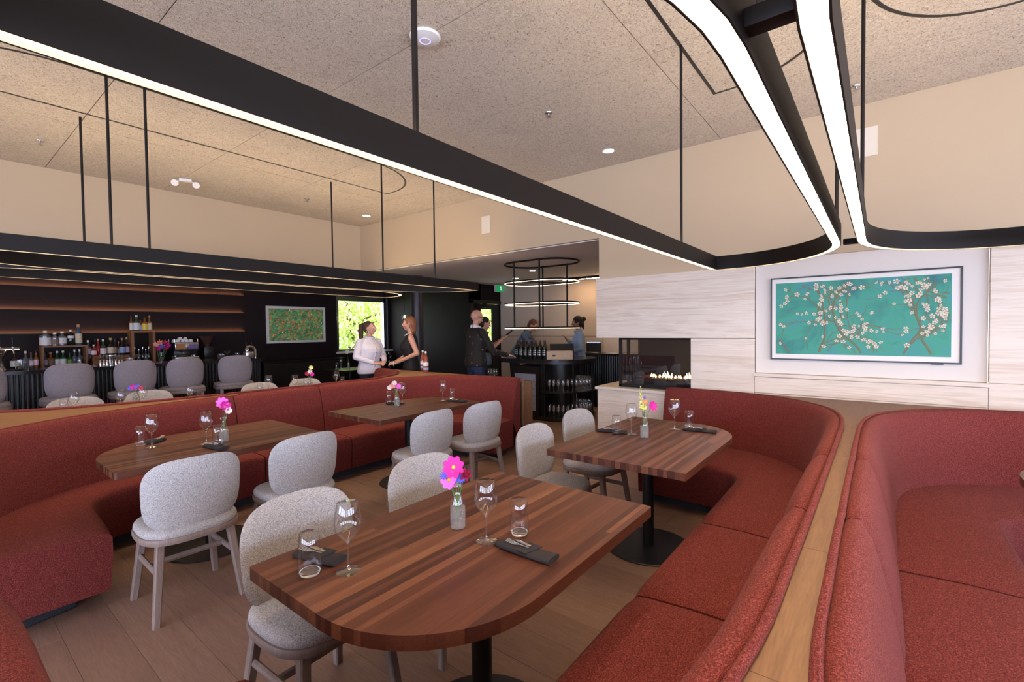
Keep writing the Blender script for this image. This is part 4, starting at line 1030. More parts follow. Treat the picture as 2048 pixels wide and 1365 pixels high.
# laptop on it
p = PX(1183, 694, 8.1); t = thing('laptop', 'open laptop on the service counter', 'laptop', (8.12, p.y, 1.0205), .15)
MB().rbox(-.1, .1, -.15, .15, 0, .014, .004, 1).obj('base', 'steel', t); s = MB().box(.095, .103, -.15, .15, .014, .21, 0).obj('lid', 'cap_black', t, 0)
MB().box(.092, .0948, -.14, .14, .18, .205).obj('screen', 'screen', s, 0)
for k, yy in enumerate((3.55, 3.9)):
    tag(MB().rbox(7.95, 8.12, yy-.12, yy+.12, 1.0205, 1.026, .001, 1).obj('menu_sheet', 'l_white', None), 'white menu sheet lying on the service counter', 'paper', 'menu sheets on the service counter')
# oval rack lamp hanging over the island
t = thing('rack_lamp', 'tall oval black rack lamp of stacked rings over the wine island', 'pendant lamp')
RCX, RCY, RR, RL = 5.84, 4.01, .372, .225
def oval(n=14): return [(RCX+RR*math.cos(a), RCY+RL+RR*math.sin(a)) for a in [math.pi*k/n for k in range(n+1)]]+[(RCX-RR*math.cos(a), RCY-RL-RR*math.sin(a)) for a in [math.pi*k/n for k in range(n+1)]]
for i, z in enumerate((2.474, 2.195, 1.875, 1.513)):
    MB().tube([(x, y, z) for x, y in oval()], .011 if i else .013, 8, closed=True).obj('ring', 'black_metal', t)
    if i: strip_loop(oval(), .008, z-.016, z-.0105).obj('light_strip', 'led_thin', t)
for x, y in ((RCX-RR, RCY+RL), (RCX-RR, RCY-RL), (RCX+RR, RCY+RL), (RCX+RR, RCY-RL)): MB().tube([(x, y, 1.505), (x, y, SOF-.0005)], .013, 8).obj('rod', 'black_metal', t)
MB().tube([(RCX-RR, RCY+RL, 2.195), (RCX+RR, RCY-RL, 2.195)], .008, 6).obj('brace', 'black_metal', t)
# linear washer near the rear wall
t = thing('wall_washer', 'slim linear lamp washing the beige rear wall with warm light', 'lamp')
MB().box(7.98, 8.02, 2.6, 5.0, SOF-.045, SOF-.001).obj('profile', 'black_metal', t, 0); MB().box(7.985, 8.015, 2.62, 4.98, SOF-.05, SOF-.0455).obj('light_strip', 'led_wash', t, 0)
# exit sign
p, q = PY(990, 570, YB-.06), PY(1006, 585.5, YB-.06); t = thing('exit_sign', 'green running man exit sign above the door', 'exit sign')
emit('exit_green', hexc('1f9a5a'), .8); emit('exit_white', (1, 1, 1), .9)
MB().rbox(p.x, q.x, YB-.09, YB-.03, q.z, p.z, .004, 1).obj('housing', 'white_plastic', t); s = MB().box(p.x+.006, q.x-.006, YB-.0915, YB-.0902, q.z+.006, p.z-.006).obj('panel', 'exit_green', t, 0)
cx, cz_, u = (p.x+q.x)/2+.03, (p.z+q.z)/2, (p.z-q.z)/10; m = MB(); yy = YB-.0925
m.lathe([(0, 0), (u*.8, 0), (u*.8, .001), (0, .001)], 12, mat=Matrix.Translation((cx-u*.6, yy, cz_+3.0*u)) @ Matrix.Rotation(math.radians(90), 4, 'X'))
for a, b, w_ in (((-.3, 2.2), (-.1, -.3), .9), ((-.1, -.2), (1.5, -1.3), .6), ((1.5, -1.3), (1.2, -3.2), .5), ((-.2, -.2), (-1.0, -1.7), .6), ((-1.0, -1.7), (-2.4, -2.4), .5), ((-.3, 1.9), (1.5, 1.0), .45), ((-.3, 1.9), (-1.8, .9), .45)):
    m.tube([(cx+a[0]*u, yy, cz_+a[1]*u), (cx+b[0]*u, yy, cz_+b[1]*u)], w_*u*.55, 6)
m.obj('running_figure', 'exit_white', s)
MB().rbox(p.x+.09, p.x+.15, YB-.06, YB, p.z-.02, p.z+.02, .002, 1).obj('bracket', 'white_plastic', t)
# dark round column
tag(MB().lathe([(0, 0), (.11, 0), (.11, SOF), (0, SOF)], 32, (PZ(835, 700, 1.3).x*0+5.75, 0, 0)).obj('round_column', 'b_column' if 'b_column' in M else plain('b_column', (.03, .022, .028), .4).m, None), 'dark round column behind the person in the black dress', 'column')
o = bpy.data.objects['round_column']; dd = ray(835, 680); o.location = (0, 5.75*dd.y/dd.x, 0)
# small window tables far behind
for px, py_, lb, w_ in ((700, 738, 'black window table beside the person in the white shirt', .35), (792, 723, 'black window table between the two talking people', .35)):
    p = PZ(px, py_, .75) if px < 750 else Vector((7.0, 9.2, 0)); t = thing('window_table', lb, 'table', (p.x, p.y, 0))
    MB().rbox(-w_, w_, -.35, .35, .72, .75, .004, 1).obj('table_top', 'dark_counter', t); MB().lathe([(0, .01), (.035, .01), (.035, .72), (0, .72)], 16).obj('column', 'table_black', t); MB().lathe([(0, 0), (.24, 0), (.24, .012), (0, .014)], 28).obj('base_plate', 'table_black', t)
# side cabinet past the bar end
p = PY(560, 715, 9.4); t = thing('side_cabinet', 'low black cabinet below the framed meadow picture', 'cabinet'); MB().rbox(4.2, 6.0, 9.45, YBAR-.002, .86, .9, .004, 1).obj('worktop', 'dark_counter', t); MB().box(4.22, 5.98, 9.48, YBAR-.002, 0, .86).obj('body', 'black_satin', t, 0)
for k in range(3): MB().box(4.24+.585*k, 4.80+.585*k, 9.465, 9.4795, .05, .84).obj('door', 'black_satin', t, 0)
# ceiling devices
def sprinkler(p, lb, z):
    t = thing('sprinkler', lb, 'sprinkler', (p.x, p.y, z)); MB().lathe([(0, 0), (.032, 0), (.03, -.006), (.012, -.008), (0, -.008)], 18).obj('rosette', 'steel', t)
    MB().lathe([(0, -.008), (.006, -.008), (.006, -.03), (.018, -.032), (.018, -.035), (0, -.036)], 12).obj('head', 'steel', t)
sprinkler(PZ(1097, 226, CE), 'sprinkler head on the ceiling between the white puck and the fireplace wall', CE); sprinkler(PZ(80, 282, CE), 'sprinkler head on the ceiling near the beer font', CE)
sprinkler(PZ(614, 398, CE), 'sprinkler head on the ceiling over the coffee machine end of the bar', CE); sprinkler(PZ(1712, 173, CE), 'sprinkler head on the ceiling beside the rod of the ring lamp', CE)
p = PZ(850, 71, CE); t = thing('access_point', 'white round wireless puck with a violet ring on the ceiling', 'access point', (p.x, p.y, CE)); MB().lathe([(0, 0), (.085, 0), (.092, -.008), (.085, -.02), (.05, -.031), (0, -.034)], 32).obj('dome', 'white_plastic', t); MB().lathe([(.028, -.0338), (.034, -.0336), (.034, -.0350), (.028, -.0352)], 28, closed=True).obj('status_ring', 'ap_ring', t)
for px, py_, lb, z in ((1217, 302, 'recessed downlight in the ceiling near the fireplace wall', CE), (733, 432, 'recessed downlight in the far corner of the ceiling', CE), (1065, 542, 'recessed downlight in the low ceiling over the wine island', SOF), (1031, 557, 'recessed downlight in the low ceiling near the exit sign', SOF)):
    p = PZ(px, py_, z); t = thing('downlight', lb, 'downlight', (p.x, p.y, z)); MB().lathe([(.052, .0), (.066, .0), (.066, -.004), (.052, -.004)], 28, closed=True).obj('trim_ring', 'white_plastic', t); MB().lathe([(0, -.001), (.051, -.001), (.051, -.0025), (0, -.0025)], 24).obj('lens', 'downlight' if z == CE else 'downlight_alcove', t)
p = PZ(371, 359, CE); t = thing('emergency_light', 'white twin spot emergency light on the ceiling', 'spotlight', (p.x, p.y, CE), -.35); MB().rbox(-.06, .06, -.035, .035, -.03, .0, .006).obj('housing', 'white_plastic', t)
for s in (-1, 1):
    m = MB(); m.lathe([(0, -.05), (.018, -.05), (.036, .02), (0, .02)], 16, mat=Matrix.Translation((s*.1, -.01, -.05)) @ Matrix.Rotation(math.radians(120), 4, 'X')); m.tube([(s*.05, 0, -.02), (s*.1, 0, -.035)], .008, 8); m.obj('spot', 'white_plastic', t)
for px, py_, lb in ((972, 450, 'white flush speaker high on the wall over the alcove'), (1732, 285, 'white flush speaker high on the wall over the framed screen')):
    p = PX(px, py_, XW); t = thing('wall_speaker', lb, 'speaker', (XW, p.y, p.z)); MB().rbox(-.008, .0005, -.075, .075, -.115, .115, .002, 1).obj('surround', 'grille_white', t); MB().box(-.0095, -.0081, -.068, .068, -.108, .108).obj('grille', 'grille_cloth', t, 0)

# ================================================================== things on the tables
BIG = [(.0, .002), (.036, .0), (.0375, .001), (.034, .0025), (.012, .006), (.0045, .011), (.0038, .03), (.0036, .078), (.005, .09), (.012, .097), (.026, .112), (.037, .130), (.0415, .148), (.0408, .165), (.037, .190), (.0315, .215), (.0312, .2155)]
wg_me = MB().lathe(BIG[8:], 32).mesh('bowl', 'thin_glass', 60)
wg_st = MB().lathe(BIG[:8]+[(.0052, .0895), (.008, .0945), (0, .0955)], 24).mesh('stem', 'shelf_glass', 60)
TUM = [(0, 0), (.026, 0), (.031, .004), (.0345, .018), (.035, .04), (.032, .085), (.0288, .130), (.0282, .1305)]
tu_me = MB().lathe(TUM, 28).mesh('tumbler', 'thin_glass', 60)
tb_me = MB().lathe([(0, .0015), (.025, .0015), (.0295, .005), (.0315, .012), (.027, .0125), (0, .0125)], 28).mesh('thick_base', 'glass', 60)
def wine_glass(p, label):
    t = thing('wine_glass', label, 'glass', (p.x, p.y, .7503)); put(wg_me, 'bowl', t); put(wg_st, 'stem', t); return t
def tumbler(p, label):
    t = thing('tumbler', label, 'glass', (p.x, p.y, .7503)); put(tu_me, 'wall', t); put(tb_me, 'base', t); return t
# rolled napkin with cutlery: long axis along local X
def napkin(p, q, label):
    c = (p+q)/2; d = q-p; L = max(.15, min(.235, d.length)); rz = math.atan2(d.y, d.x)
    t = thing('napkin_roll', label, 'napkin', (c.x, c.y, .7503), rz)
    rows = []; n = 13
    for i in range(n):
        u = i/(n-1); x = (u-.5)*L; w = .034*(1-.55*max(0, (.22-u)/.22)**2) if u < .22 else .034
        h = .019*(1-.5*max(0, (.18-u)/.18)) if u < .18 else .019+.003*math.sin(u*7)
        rows.append([(x, w*math.cos(a)*(1 if abs(math.cos(a)) > .3 else 1.0), max(0.0, h*.5+h*.5*math.copysign(abs(math.sin(a))**.6, math.sin(a)))) for a in [2*math.pi*k/16 for k in range(16)]])
    m = MB(); m.grid(rows, 0, False, True); m.f.append(list(range(16))); m.mi.append(0); m.f.append([(n-1)*16+k for k in range(16)][::-1]); m.mi.append(0)
    m.obj('cloth', 'dark_napkin', t, 50)
    m = MB(); m.add([(-.01*L/.2, -.035, .0215), (.03, -.036, .0195), (.05, .036, .0195), (.0, .034, .0225), (.03, -.036, .0165), (.05, .036, .0165)], [(0, 1, 2, 3), (1, 4, 5, 2)]); m.obj('folded_flap', 'dark_napkin', t, 30)
    # fork and knife tips
    m = MB(); z = .0235
    for k in range(4): m.tube([(-.07, -.012+.006*k, z+.004), (-.052, -.012+.006*k, z+.001), (-.036, -.0108+.0052*k, z)], .0013, 5)
    m.tube([(-.037, -.003, z-.0005), (-.028, -.003, z), (-.012, -.002, z+.001), (.02, .0, z-.001)], [.010, .008, .003, .003], 8, flat=.25); m.obj('fork', 'chrome', t)
    MB().tube([(-.05, .018, z), (-.03, .017, z+.001), (.02, .012, z-.001)], [.002, .008, .006], 8, flat=.22).obj('knife', 'chrome', t)
    return t
def vase(p, label):
    t = thing('bottle_vase', label, 'vase', (p.x, p.y, .7503))
    MB().lathe([(0, .002), (.026, .0), (.0298, .004), (.030, .01), (.030, .082), (.027, .1), (.016, .128), (.0125, .138), (.012, .158), (.0145, .161), (.0145, .168), (.012, .17), (.0108, .17)], 28).obj('bottle', 'thin_glass', t, 60)
    MB().lathe([(0, .004), (.0265, .004), (.0282, .010), (.0282, .08), (.0, .08)], 24).obj('water', 'milk_water', t)
    for s in (-1, 1): MB().tube([(s*.0135, 0, .150), (s*.019, .0, .160), (s*.017, .0, .172), (s*.012, .0, .152)], .0011, 6).obj('wire_clip', 'steel', t)
    return t
n = NT('milk_water'); n.t.nodes.remove(n.b); tr = n.n('BsdfTransparent'); tr.inputs[0].default_value = (.86, .86, .86, 1); df = n.n('BsdfDiffuse'); df.inputs[0].default_value = (.8, .78, .76, 1); mx = n.n('MixShader'); mx.inputs[0].default_value = .22
n.l(tr.outputs[0], mx.inputs[1]); n.l(df.outputs[0], mx.inputs[2]); n.l(mx.outputs[0], n.out.inputs[0])
def petal_mesh(L, W, cup, mat):
    rows = []
    for i in range(6):
        u = i/5; w = W*math.sin(math.pi*(.1+.72*u))**.8; rows.append([(L*(.08+.92*u)+(-.004 if abs(s) == 1 and i == 5 else 0), s*w*.5, cup*L*u*u+.05*L*s*s*u) for s in (-1, -.5, 0, .5, 1)])
    return MB().grid(rows).mesh('petal', mat, 60)
def flower(label, base, tip, dirv, r, npet, mat, ctr='f_yellow', cup=.12, wid=.62, roll=0, stemr=.0016, double=False):
    """base: stem foot inside the bottle; tip: flower centre; dirv: facing direction"""
    t = thing('cut_flower', label, 'flower', base)
    b, tp = Vector(base), Vector(tip); rel = tp-b
    MB().tube([(0, 0, 0), (rel.x*.15, rel.y*.15, rel.z*.5), (rel.x*.6, rel.y*.6, rel.z*.85), tuple(rel)], stemr, 6).obj('stem', 'stem_green', t)
    q = Vector((0, 0, 1)).rotation_difference(Vector(dirv).normalized())
    pm = petal_mesh(r, r*wid, cup, mat)
    for k in range(npet):
        o = put(pm, 'petal', t, tuple(rel)); o.rotation_mode = 'QUATERNION'; o.rotation_quaternion = q @ Euler((0, 0 if not double else -.5*(k % 3), roll+2*math.pi*k/npet)).to_quaternion()
    o = MB().lathe([(0, .006), (.10*r+.002, .004), (.13*r+.002, 0), (0, -.003)], 12).obj('flower_centre', ctr, t); o.location = tuple(rel); o.rotation_mode = 'QUATERNION'; o.rotation_quaternion = q
    return t
tocam = Vector((-.75, -.6, .25))
def fl_at(x, y, anchor):            # photo pixel -> point above the vase, in the plane through the vase facing the eye
    d = ray(x, y); k = (anchor-EYE).dot(_f)/d.dot(_f); return EYE+d*k
# table with cosmos
v1 = PZ(916, 1056, .75); vase(v1, 'small clear bottle holding magenta and violet cosmos'); a1 = Vector((v1.x, v1.y, .85)); b1_ = (v1.x, v1.y, .757)
flower('magenta cosmos with yellow eye in the clear bottle', b1_, fl_at(907, 935, a1), (-.75, -.55, .35), .042, 8, 'f_magenta', roll=.2)
flower('pale pink cosmos leaning out of the clear bottle', b1_, fl_at(898, 960, a1), (-.85, -.2, .1), .037, 8, 'f_pink', roll=.5)
flower('violet cornflower in the clear bottle', b1_, fl_at(920, 955, a1), (-.7, -.6, .3), .024, 16, 'f_violet', 'f_violet', .3, .35)
flower('crimson scabious behind the violet cornflower', b1_, fl_at(931, 950, a1), (-.6, -.7, .3), .026, 18, 'f_crimson', 'f_crimson', .6, .4, double=True)
flower('small blue bloom peeping out beside the pale pink cosmos', b1_, fl_at(889, 952, a1), (-.7, -.4, .4), .016, 10, 'f_violet', 'f_violet', .5, .4)
wine_glass(PZ(697, 1143, .75), 'wine glass at the curved end of the table with cosmos'); wine_glass(PZ(973, 1083, .75), 'wine glass beside the clear bottle of cosmos')
tumbler(PZ(620, 1150, .75), 'tumbler at the curved end of the table with cosmos'); tumbler(PZ(1039, 1070, .75), 'tumbler on the red seat side of the cosmos bottle')
napkin(PZ(592, 1108, .75), PZ(680, 1128, .75), 'dark napkin roll behind the tumbler at the curved table end'); napkin(PZ(990, 1086, .75), PZ(1112, 1128, .75), 'dark napkin roll with fork showing, beside the cosmos bottle')
# fireplace table
v2 = PZ(1289, 876, .75); vase(v2, 'small clear bottle holding a tall yellow snapdragon'); a2 = Vector((v2.x, v2.y, .85)); b2_ = (v2.x, v2.y, .757)
flower('magenta bloom beside the yellow snapdragon', b2_, fl_at(1304, 813, a2), (-.5, -.8, .2), .034, 8, 'f_magenta', 'f_crimson', .4); flower('lemon bloom at the foot of the yellow snapdragon', b2_, fl_at(1287, 815, a2), (-.7, -.6, .3), .022, 7, 'f_lemon', cup=.5); flower('orange bloom on the fireplace table', b2_, fl_at(1290, 804, a2), (-.7, -.6, .4), .02, 7, 'f_orange', cup=.5); flower('tiny violet bloom on the fireplace table', b2_, fl_at(1289, 796, a2), (-.7, -.6, .4), .010, 8, 'f_violet', 'f_violet', cup=.5)
t = thing('snapdragon', 'tall yellow snapdragon spike on the fireplace table', 'flower', b2_); top = fl_at(1280, 772, a2)-Vector(b2_)
MB().tube([(0, 0, 0), (top.x*.6, top.y*.6, top.z*.6), tuple(top)], [.002, .0018, .001], 6).obj('stem', 'stem_green', t)
rr = random.Random(11); bm_ = blossom_mesh('b', .011, 5, 'f_lemon', 1.0, .8).mesh('floret', 'f_lemon', 60)
for k in range(15):
    u = .52+.46*k/14; o = put(bm_, 'floret', t, (top.x*u+rr.uniform(-.006, .006), top.y*u+rr.uniform(-.006, .006), top.z*u)); s = 1.5-1.1*(u-.5)*2; o.scale = (s, s, s); o.rotation_euler = (rr.uniform(.5, 1.4), 0, k*2.4)
wine_glass(PZ(1263, 869, .75), 'wine glass next to the snapdragon bottle'); wine_glass(PZ(1349, 859, .75), 'wine glass at the rounded end of the fireplace table'); tumbler(PZ(1233, 869, .75), 'tumbler at the chair side of the fireplace table'); tumbler(PZ(1378, 857, .75), 'tumbler at the rounded end of the fireplace table')
napkin(PZ(1192, 862, .75), PZ(1252, 868, .75), 'dark napkin roll at the chair side of the fireplace table'); napkin(PZ(1366, 860, .75), PZ(1432, 867, .75), 'dark napkin roll at the rounded end of the fireplace table')
# table with hot pink and white flowers
v3 = PZ(448, 884, .75); vase(v3, 'small clear bottle holding one hot pink and one white flower'); a3 = Vector((v3.x, v3.y, .85)); b3_ = (v3.x, v3.y, .757)
flower('hot pink cosmos in the bottle by the curved red booth', b3_, fl_at(445, 806, a3), (-.5, -.8, .2), .040, 8, 'f_pink', 'f_magenta', .3); flower('second hot pink bloom beneath the first', b3_, fl_at(452, 812, a3), (-.4, -.85, .1), .034, 8, 'f_magenta', 'f_crimson', .4); flower('white bloom below the hot pink cosmos', b3_, fl_at(457, 822, a3), (-.3, -.9, .2), .024, 7, 'f_white', cup=.5)
wine_glass(PZ(304, 895, .75), 'wine glass at the curved end of the table by the red booth'); wine_glass(PZ(413, 888, .75), 'wine glass beside the hot pink cosmos bottle'); tumbler(PZ(282, 892, .75), 'tumbler at the curved end of the table by the red booth'); tumbler(PZ(436, 889, .75), 'tumbler just in front of the hot pink cosmos bottle')
napkin(PZ(326, 880, .75), PZ(300, 889, .75), 'dark napkin roll behind the glasses at the curved table end'); napkin(PZ(404, 890, .75), PZ(456, 903, .75), 'dark napkin roll in front of the hot pink cosmos bottle')
# table with pale flowers
v4 = PZ(794, 813, .75); vase(v4, 'small clear bottle holding pale pink and white flowers'); a4 = Vector((v4.x, v4.y, .85)); b4_ = (v4.x, v4.y, .757)
flower('peach bloom in the bottle below the rose wine', b4_, fl_at(786, 772, a4), (-.5, -.8, .3), .032, 8, 'f_peach', 'f_peach', .5); flower('white bloom to the side of the peach bloom', b4_, fl_at(779, 776, a4), (-.6, -.7, .2), .026, 7, 'f_white', cup=.5); flower('upper white bloom over the peach bloom', b4_, fl_at(789, 767, a4), (-.5, -.7, .5), .024, 7, 'f_white', cup=.5); flower('pink bloom opposite the white one', b4_, fl_at(796, 773, a4), (-.4, -.9, .2), .028, 8, 'f_pink', 'f_pink', .5)
wine_glass(PZ(805, 808, .75), 'wine glass right behind the pale flower bottle'); wine_glass(PZ(886, 801.5, .75), 'wine glass at the rounded end of the table with pale flowers'); tumbler(PZ(778, 809, .75), 'tumbler beside the pale flower bottle'); tumbler(PZ(904, 801, .75), 'tumbler at the rounded end of the table with pale flowers')
napkin(PZ(772, 806, .75), PZ(806, 811, .75), 'dark napkin roll behind the pale flower bottle'); napkin(PZ(893, 802.5, .75), PZ(932, 805.5, .75), 'dark napkin roll at the rounded end of the table with pale flowers')

# rose wine bottles on the oak ledge
zl = .888
def wine(px, py_, label, h=.30):
    p = PZ(px, py_, zl); t = thing('rose_bottle', label, 'bottle', (p.x, p.y, zl+.0005))
    MB().lathe([(0, 0), (.036, 0), (.038, .01), (.038, .6*h), (.03, .7*h), (.015, .78*h), (.0135, h*.985), (0, h*.985)], 20).obj('glass_body', 'b_rose', t); MB().lathe([(.0139, .82*h), (.0143, h), (0, h)], 14).obj('capsule', 'cap_white', t)
    MB().lathe([(.0385, .12*h), (.0385, .22*h)], 20).obj('lower_label', 'l_blue', t); MB().lathe([(.0385, .30*h), (.0385, .47*h)], 20).obj('paper_label', 'l_white', t); return t
plain('b_rose', hexc('82422f'), .06)
wine(852, 745, 'rose wine bottle with white capsule on the oak ledge'); wine(846, 741, 'second rose wine bottle half hidden behind the first on the ledge')

# dining side by the bar: chairs, tables and settings that show above the booth back
t0 = [(145, 797, 'grey tweed chair top behind the booth below the gin bottles'), (292, 783, 'grey tweed chair top behind the booth near the purple flowers'), (514, 767, 'grey tweed chair top behind the booth below the meadow picture'), (606, 767, 'grey tweed chair top behind the booth beside the snapdragon')]
for px, py_, lb in t0:
    p = PZ(px, py_, .83)
    if px > 600: p = PY(px, py_, 6.35)
    dup(ch0, (p.x+.02, p.y-.165, 0), math.pi, lb)
T5 = table('walnut table behind the booth, below the bar stools', .65, 1.86, 5.50, 6.18, 'll', .3, .3); T6 = table('walnut table behind the booth, below the meadow picture', 2.35, 3.6, 5.45, 6.10, 'rl', .3, .3)
for px, py_, lb in ((147, 786, 'wine glass behind the booth by the gin bottle stool'), (241, 782, 'wine glass behind the booth beside the purple flowers'), (284, 775, 'wine glass behind the booth over the purple flowers'), (380, 772, 'wine glass behind the booth below the coffee machine'), (537, 753, 'wine glass behind the booth below the meadow picture'), (589, 752, 'wine glass behind the booth beside the white snapdragon'), (672, 744, 'wine glass behind the booth below the window')):
    p = PZ(px, py_, .955); wine_glass(p, lb)
for px, py_, lb in ((127, 800, 'tumbler behind the booth by the gin bottle stool'), (398, 784, 'tumbler behind the booth below the coffee machine'), (520, 768, 'tumbler behind the booth below the meadow picture'), (612, 759, 'tumbler behind the booth beside the white snapdragon'), (684, 754, 'tumbler behind the booth below the window')):
    p = PZ(px, py_, .88); tumbler(p, lb)
for (px, py_), fl in (((272, 786), [((268, 775), 'f_magenta'), ((262, 777), 'f_violet'), ((275, 775), 'f_violet'), ((281, 777), 'f_crimson')]), ((620, 758), [((622, 736), 'f_lemon'), ((620, 744), 'f_white'), ((614, 748), 'f_crimson'), ((624, 749), 'f_magenta')])):
    p = PZ(px, py_, .88); vase(p, 'clear bottle of purple flowers behind the booth' if px < 400 else 'clear bottle with a white snapdragon behind the booth'); an = Vector((p.x, p.y, .93))
    for i, ((fx, fy), mt) in enumerate(fl): flower(('%s bloom in the bottle of purple flowers behind the booth' if px < 400 else '%s bloom beside the meadow picture behind the booth') % ['first', 'violet', 'small', 'crimson'][i] if px < 400 else ['lemon', 'white', 'crimson', 'magenta'][i]+' bloom below the meadow picture behind the booth', (p.x, p.y, .757), fl_at(fx, fy, an), (-.4, -.85, .3), .03, 7, mt, mt, .4)
# settings on the window tables
for px, py_, lb in ((682, 735, 'wine glass on the window table beside the white shirt'), (779.5, 719, 'wine glass on the window table between the two people')):
    wine_glass(PY(px, py_, 8.35 if px < 750 else 9.15), lb)
tumbler(PY(768, 720, 9.1), 'tumbler on the window table between the two people'); tumbler(PY(673, 737, 8.2), 'tumbler on the window table beside the white shirt')
p = PZ(697, 735, .75); vase(p, 'clear bottle with wilted flowers on the window table'); flower('cream flower drooping on the window table', (p.x, p.y, .757), fl_at(694, 704, Vector((p.x, p.y, .85))), (-.5, -.8, .1), .045, 7, 'f_white', 'f_peach', .5)

# ================================================================== people
for nm, c in dict(shirt_white='d9d4dc', shirt_blue='7f93b0', denim='4f6480', trousers_dark='1c1d28', jeans='1f2a4c', dress_black='120e0f', shoe='15120f', hair_brown='4a3226', hair_auburn='8a5638', hair_dark='1d1512', hair_mid='5a3524', lips='a5564e', eye_white='e6e2dc', eye_dark='20140f', pearl='e2dccf', stubble='a98a78').items(): plain(nm, hexc(c), .75)
M['hair_auburn'].node_tree.nodes['Principled BSDF'].inputs['Roughness'].default_value = .5
n = NT('jacket_floral'); v = n.coord('Object'); vo = n.n('TexVoronoi'); vo.inputs['Scale'].default_value = 11; n.l(v, vo.inputs['Vector'])
sp = n.ramp(vo.outputs['Distance'], [(.13, (1, 1, 1)), (.2, (0, 0, 0))]); pc = n.ramp(vo.outputs['Color'], [(.3, hexc('6d3a4a')), (.55, hexc('8d7f78')), (.8, hexc('41364a'))])
n.col(n.mix(sp, hexc('17120f'), pc)); n.set(Roughness=.8)

def capsule(m, a, b, ra, rb, seg=10, rings=4):
    a, b = Vector(a), Vector(b); t = (b-a); L = t.length
    if L < 1e-6: t = Vector((0, 0, 1))
    t.normalize(); s = t.cross(Vector((0, 0, 1)) if abs(t.z) < .9 else Vector((1, 0, 0))).normalized(); u = s.cross(t)
    rows = []
    for k in range(rings+1):
        ph = -math.pi/2+math.pi/2*k/rings; rows.append((a+t*(ra*math.sin(ph)), ra*math.cos(ph)+1e-4))
    for k in range(rings+1):
        ph = math.pi/2*k/rings; rows.append((b+t*(rb*math.sin(ph)), rb*math.cos(ph)+1e-4))
    g = [[p+s*(r*math.cos(2*math.pi*j/seg))+u*(r*math.sin(2*math.pi*j/seg)) for j in range(seg)] for p, r in rows]
    m.grid(g, 0, False, True); nv = len(m.v); m.f.append(list(range(nv-len(g)*seg, nv-len(g)*seg+seg))[::-1]); m.mi.append(0); m.f.append(list(range(nv-seg, nv))); m.mi.append(0); return m
def ellipsoid(m, c, rx, ry, rz, rot=None, seg=16, rings=10):
    c = Vector(c); g = []
    for k in range(rings+1):
        ph = -math.pi/2+math.pi*k/rings; g.append([Vector((rx*(math.cos(ph)+1e-3)*math.cos(2*math.pi*j/seg), ry*(math.cos(ph)+1e-3)*math.sin(2*math.pi*j/seg), rz*math.sin(ph))) for j in range(seg)])
    g = [[c+(rot @ p if rot else p) for p in r] for r in g]
    m.grid(g, 0, False, True); nv = len(m.v); m.f.append(list(range(nv-len(g)*seg, nv-len(g)*seg+seg))[::-1]); m.mi.append(0); m.f.append(list(range(nv-seg, nv))); m.mi.append(0); return m
def loft(m, secs, seg=18):
    """secs: (centre, half depth (x), half width (y))"""
    g = [[Vector(c)+Vector((dx*math.cos(2*math.pi*j/seg), wy*math.sin(2*math.pi*j/seg), 0)) for j in range(seg)] for c, dx, wy in secs]
    m.grid(g, 0, False, True); nv = len(m.v); m.f.append(list(range(nv-len(g)*seg, nv-len(g)*seg+seg))[::-1]); m.mi.append(0); m.f.append(list(range(nv-seg, nv))); m.mi.append(0); return m
def fuse(m, name, mat, parent, voxel=.008, smooth=3):
    """merge overlapping volumes into one continuous skin"""
    me = bpy.data.meshes.new(name); me.from_pydata(m.v, [], m.f)
    bm = bmesh.new(); bm.from_mesh(me); bmesh.ops.recalc_face_normals(bm, faces=bm.faces[:]); bm.to_mesh(me); bm.free()
    o = bpy.data.objects.new(name, me); COL.objects.link(o)
    r = o.modifiers.new('r', 'REMESH'); r.mode = 'VOXEL'; r.voxel_size = voxel; r.use_smooth_shade = True
    s = o.modifiers.new('s', 'SMOOTH'); s.factor = .5; s.iterations = smooth
    bpy.context.view_layer.update(); dg = bpy.context.evaluated_depsgraph_get()
    new = bpy.data.meshes.new_from_object(o.evaluated_get(dg)); bpy.data.objects.remove(o); bpy.data.meshes.remove(me)
    new.name = name; new.materials.clear(); new.materials.append(M[mat]); new.shade_smooth()
    return put(new, name, parent)
def hand(m, w, d, up, side=1, curl=.5, sc=1.0):
    """palm and five bent fingers from wrist w along d; up = back of the hand; thumb on the side"""
    w, d, up = Vector(w), Vector(d).normalized(), Vector(up).normalized(); s = d.cross(up).normalized()*side; up = s.cross(d).normalized()*side
    k = sc
    for off in (-.024, -.008, .008, .024): capsule(m, w+s*off*.6*k, w+d*.085*k+s*off*k, .013*k, .0115*k, 8, 3)
    for i, (off, L) in enumerate(((.026, .066), (.009, .074), (-.009, .070), (-.026, .055))):
        b0 = w+d*.085*k+s*off*k; a1 = curl*.6; a2 = curl*1.4
        p1 = b0+(d*math.cos(a1)-up*math.sin(a1))*L*.45*k; p2 = p1+(d*math.cos(a2)-up*math.sin(a2))*L*.33*k; p3 = p2+(d*math.cos(a2*1.3)-up*math.sin(a2*1.3))*L*.25*k
        capsule(m, b0, p1, .0092*k, .0086*k, 8, 3); capsule(m, p1, p2, .0086*k, .008*k, 8, 3); capsule(m, p2, p3, .008*k, .007*k, 8, 3)
    t0 = w+d*.025*k+s*.026*k; t1 = t0+(d*.6+s*.75-up*.2).normalized()*.038*k; t2 = t1+(d*.9+s*.25-up*.3).normalized()*.03*k
    capsule(m, t0, t1, .0125*k, .010*k, 8, 3); capsule(m, t1, t2, .010*k, .008*k, 8, 3)
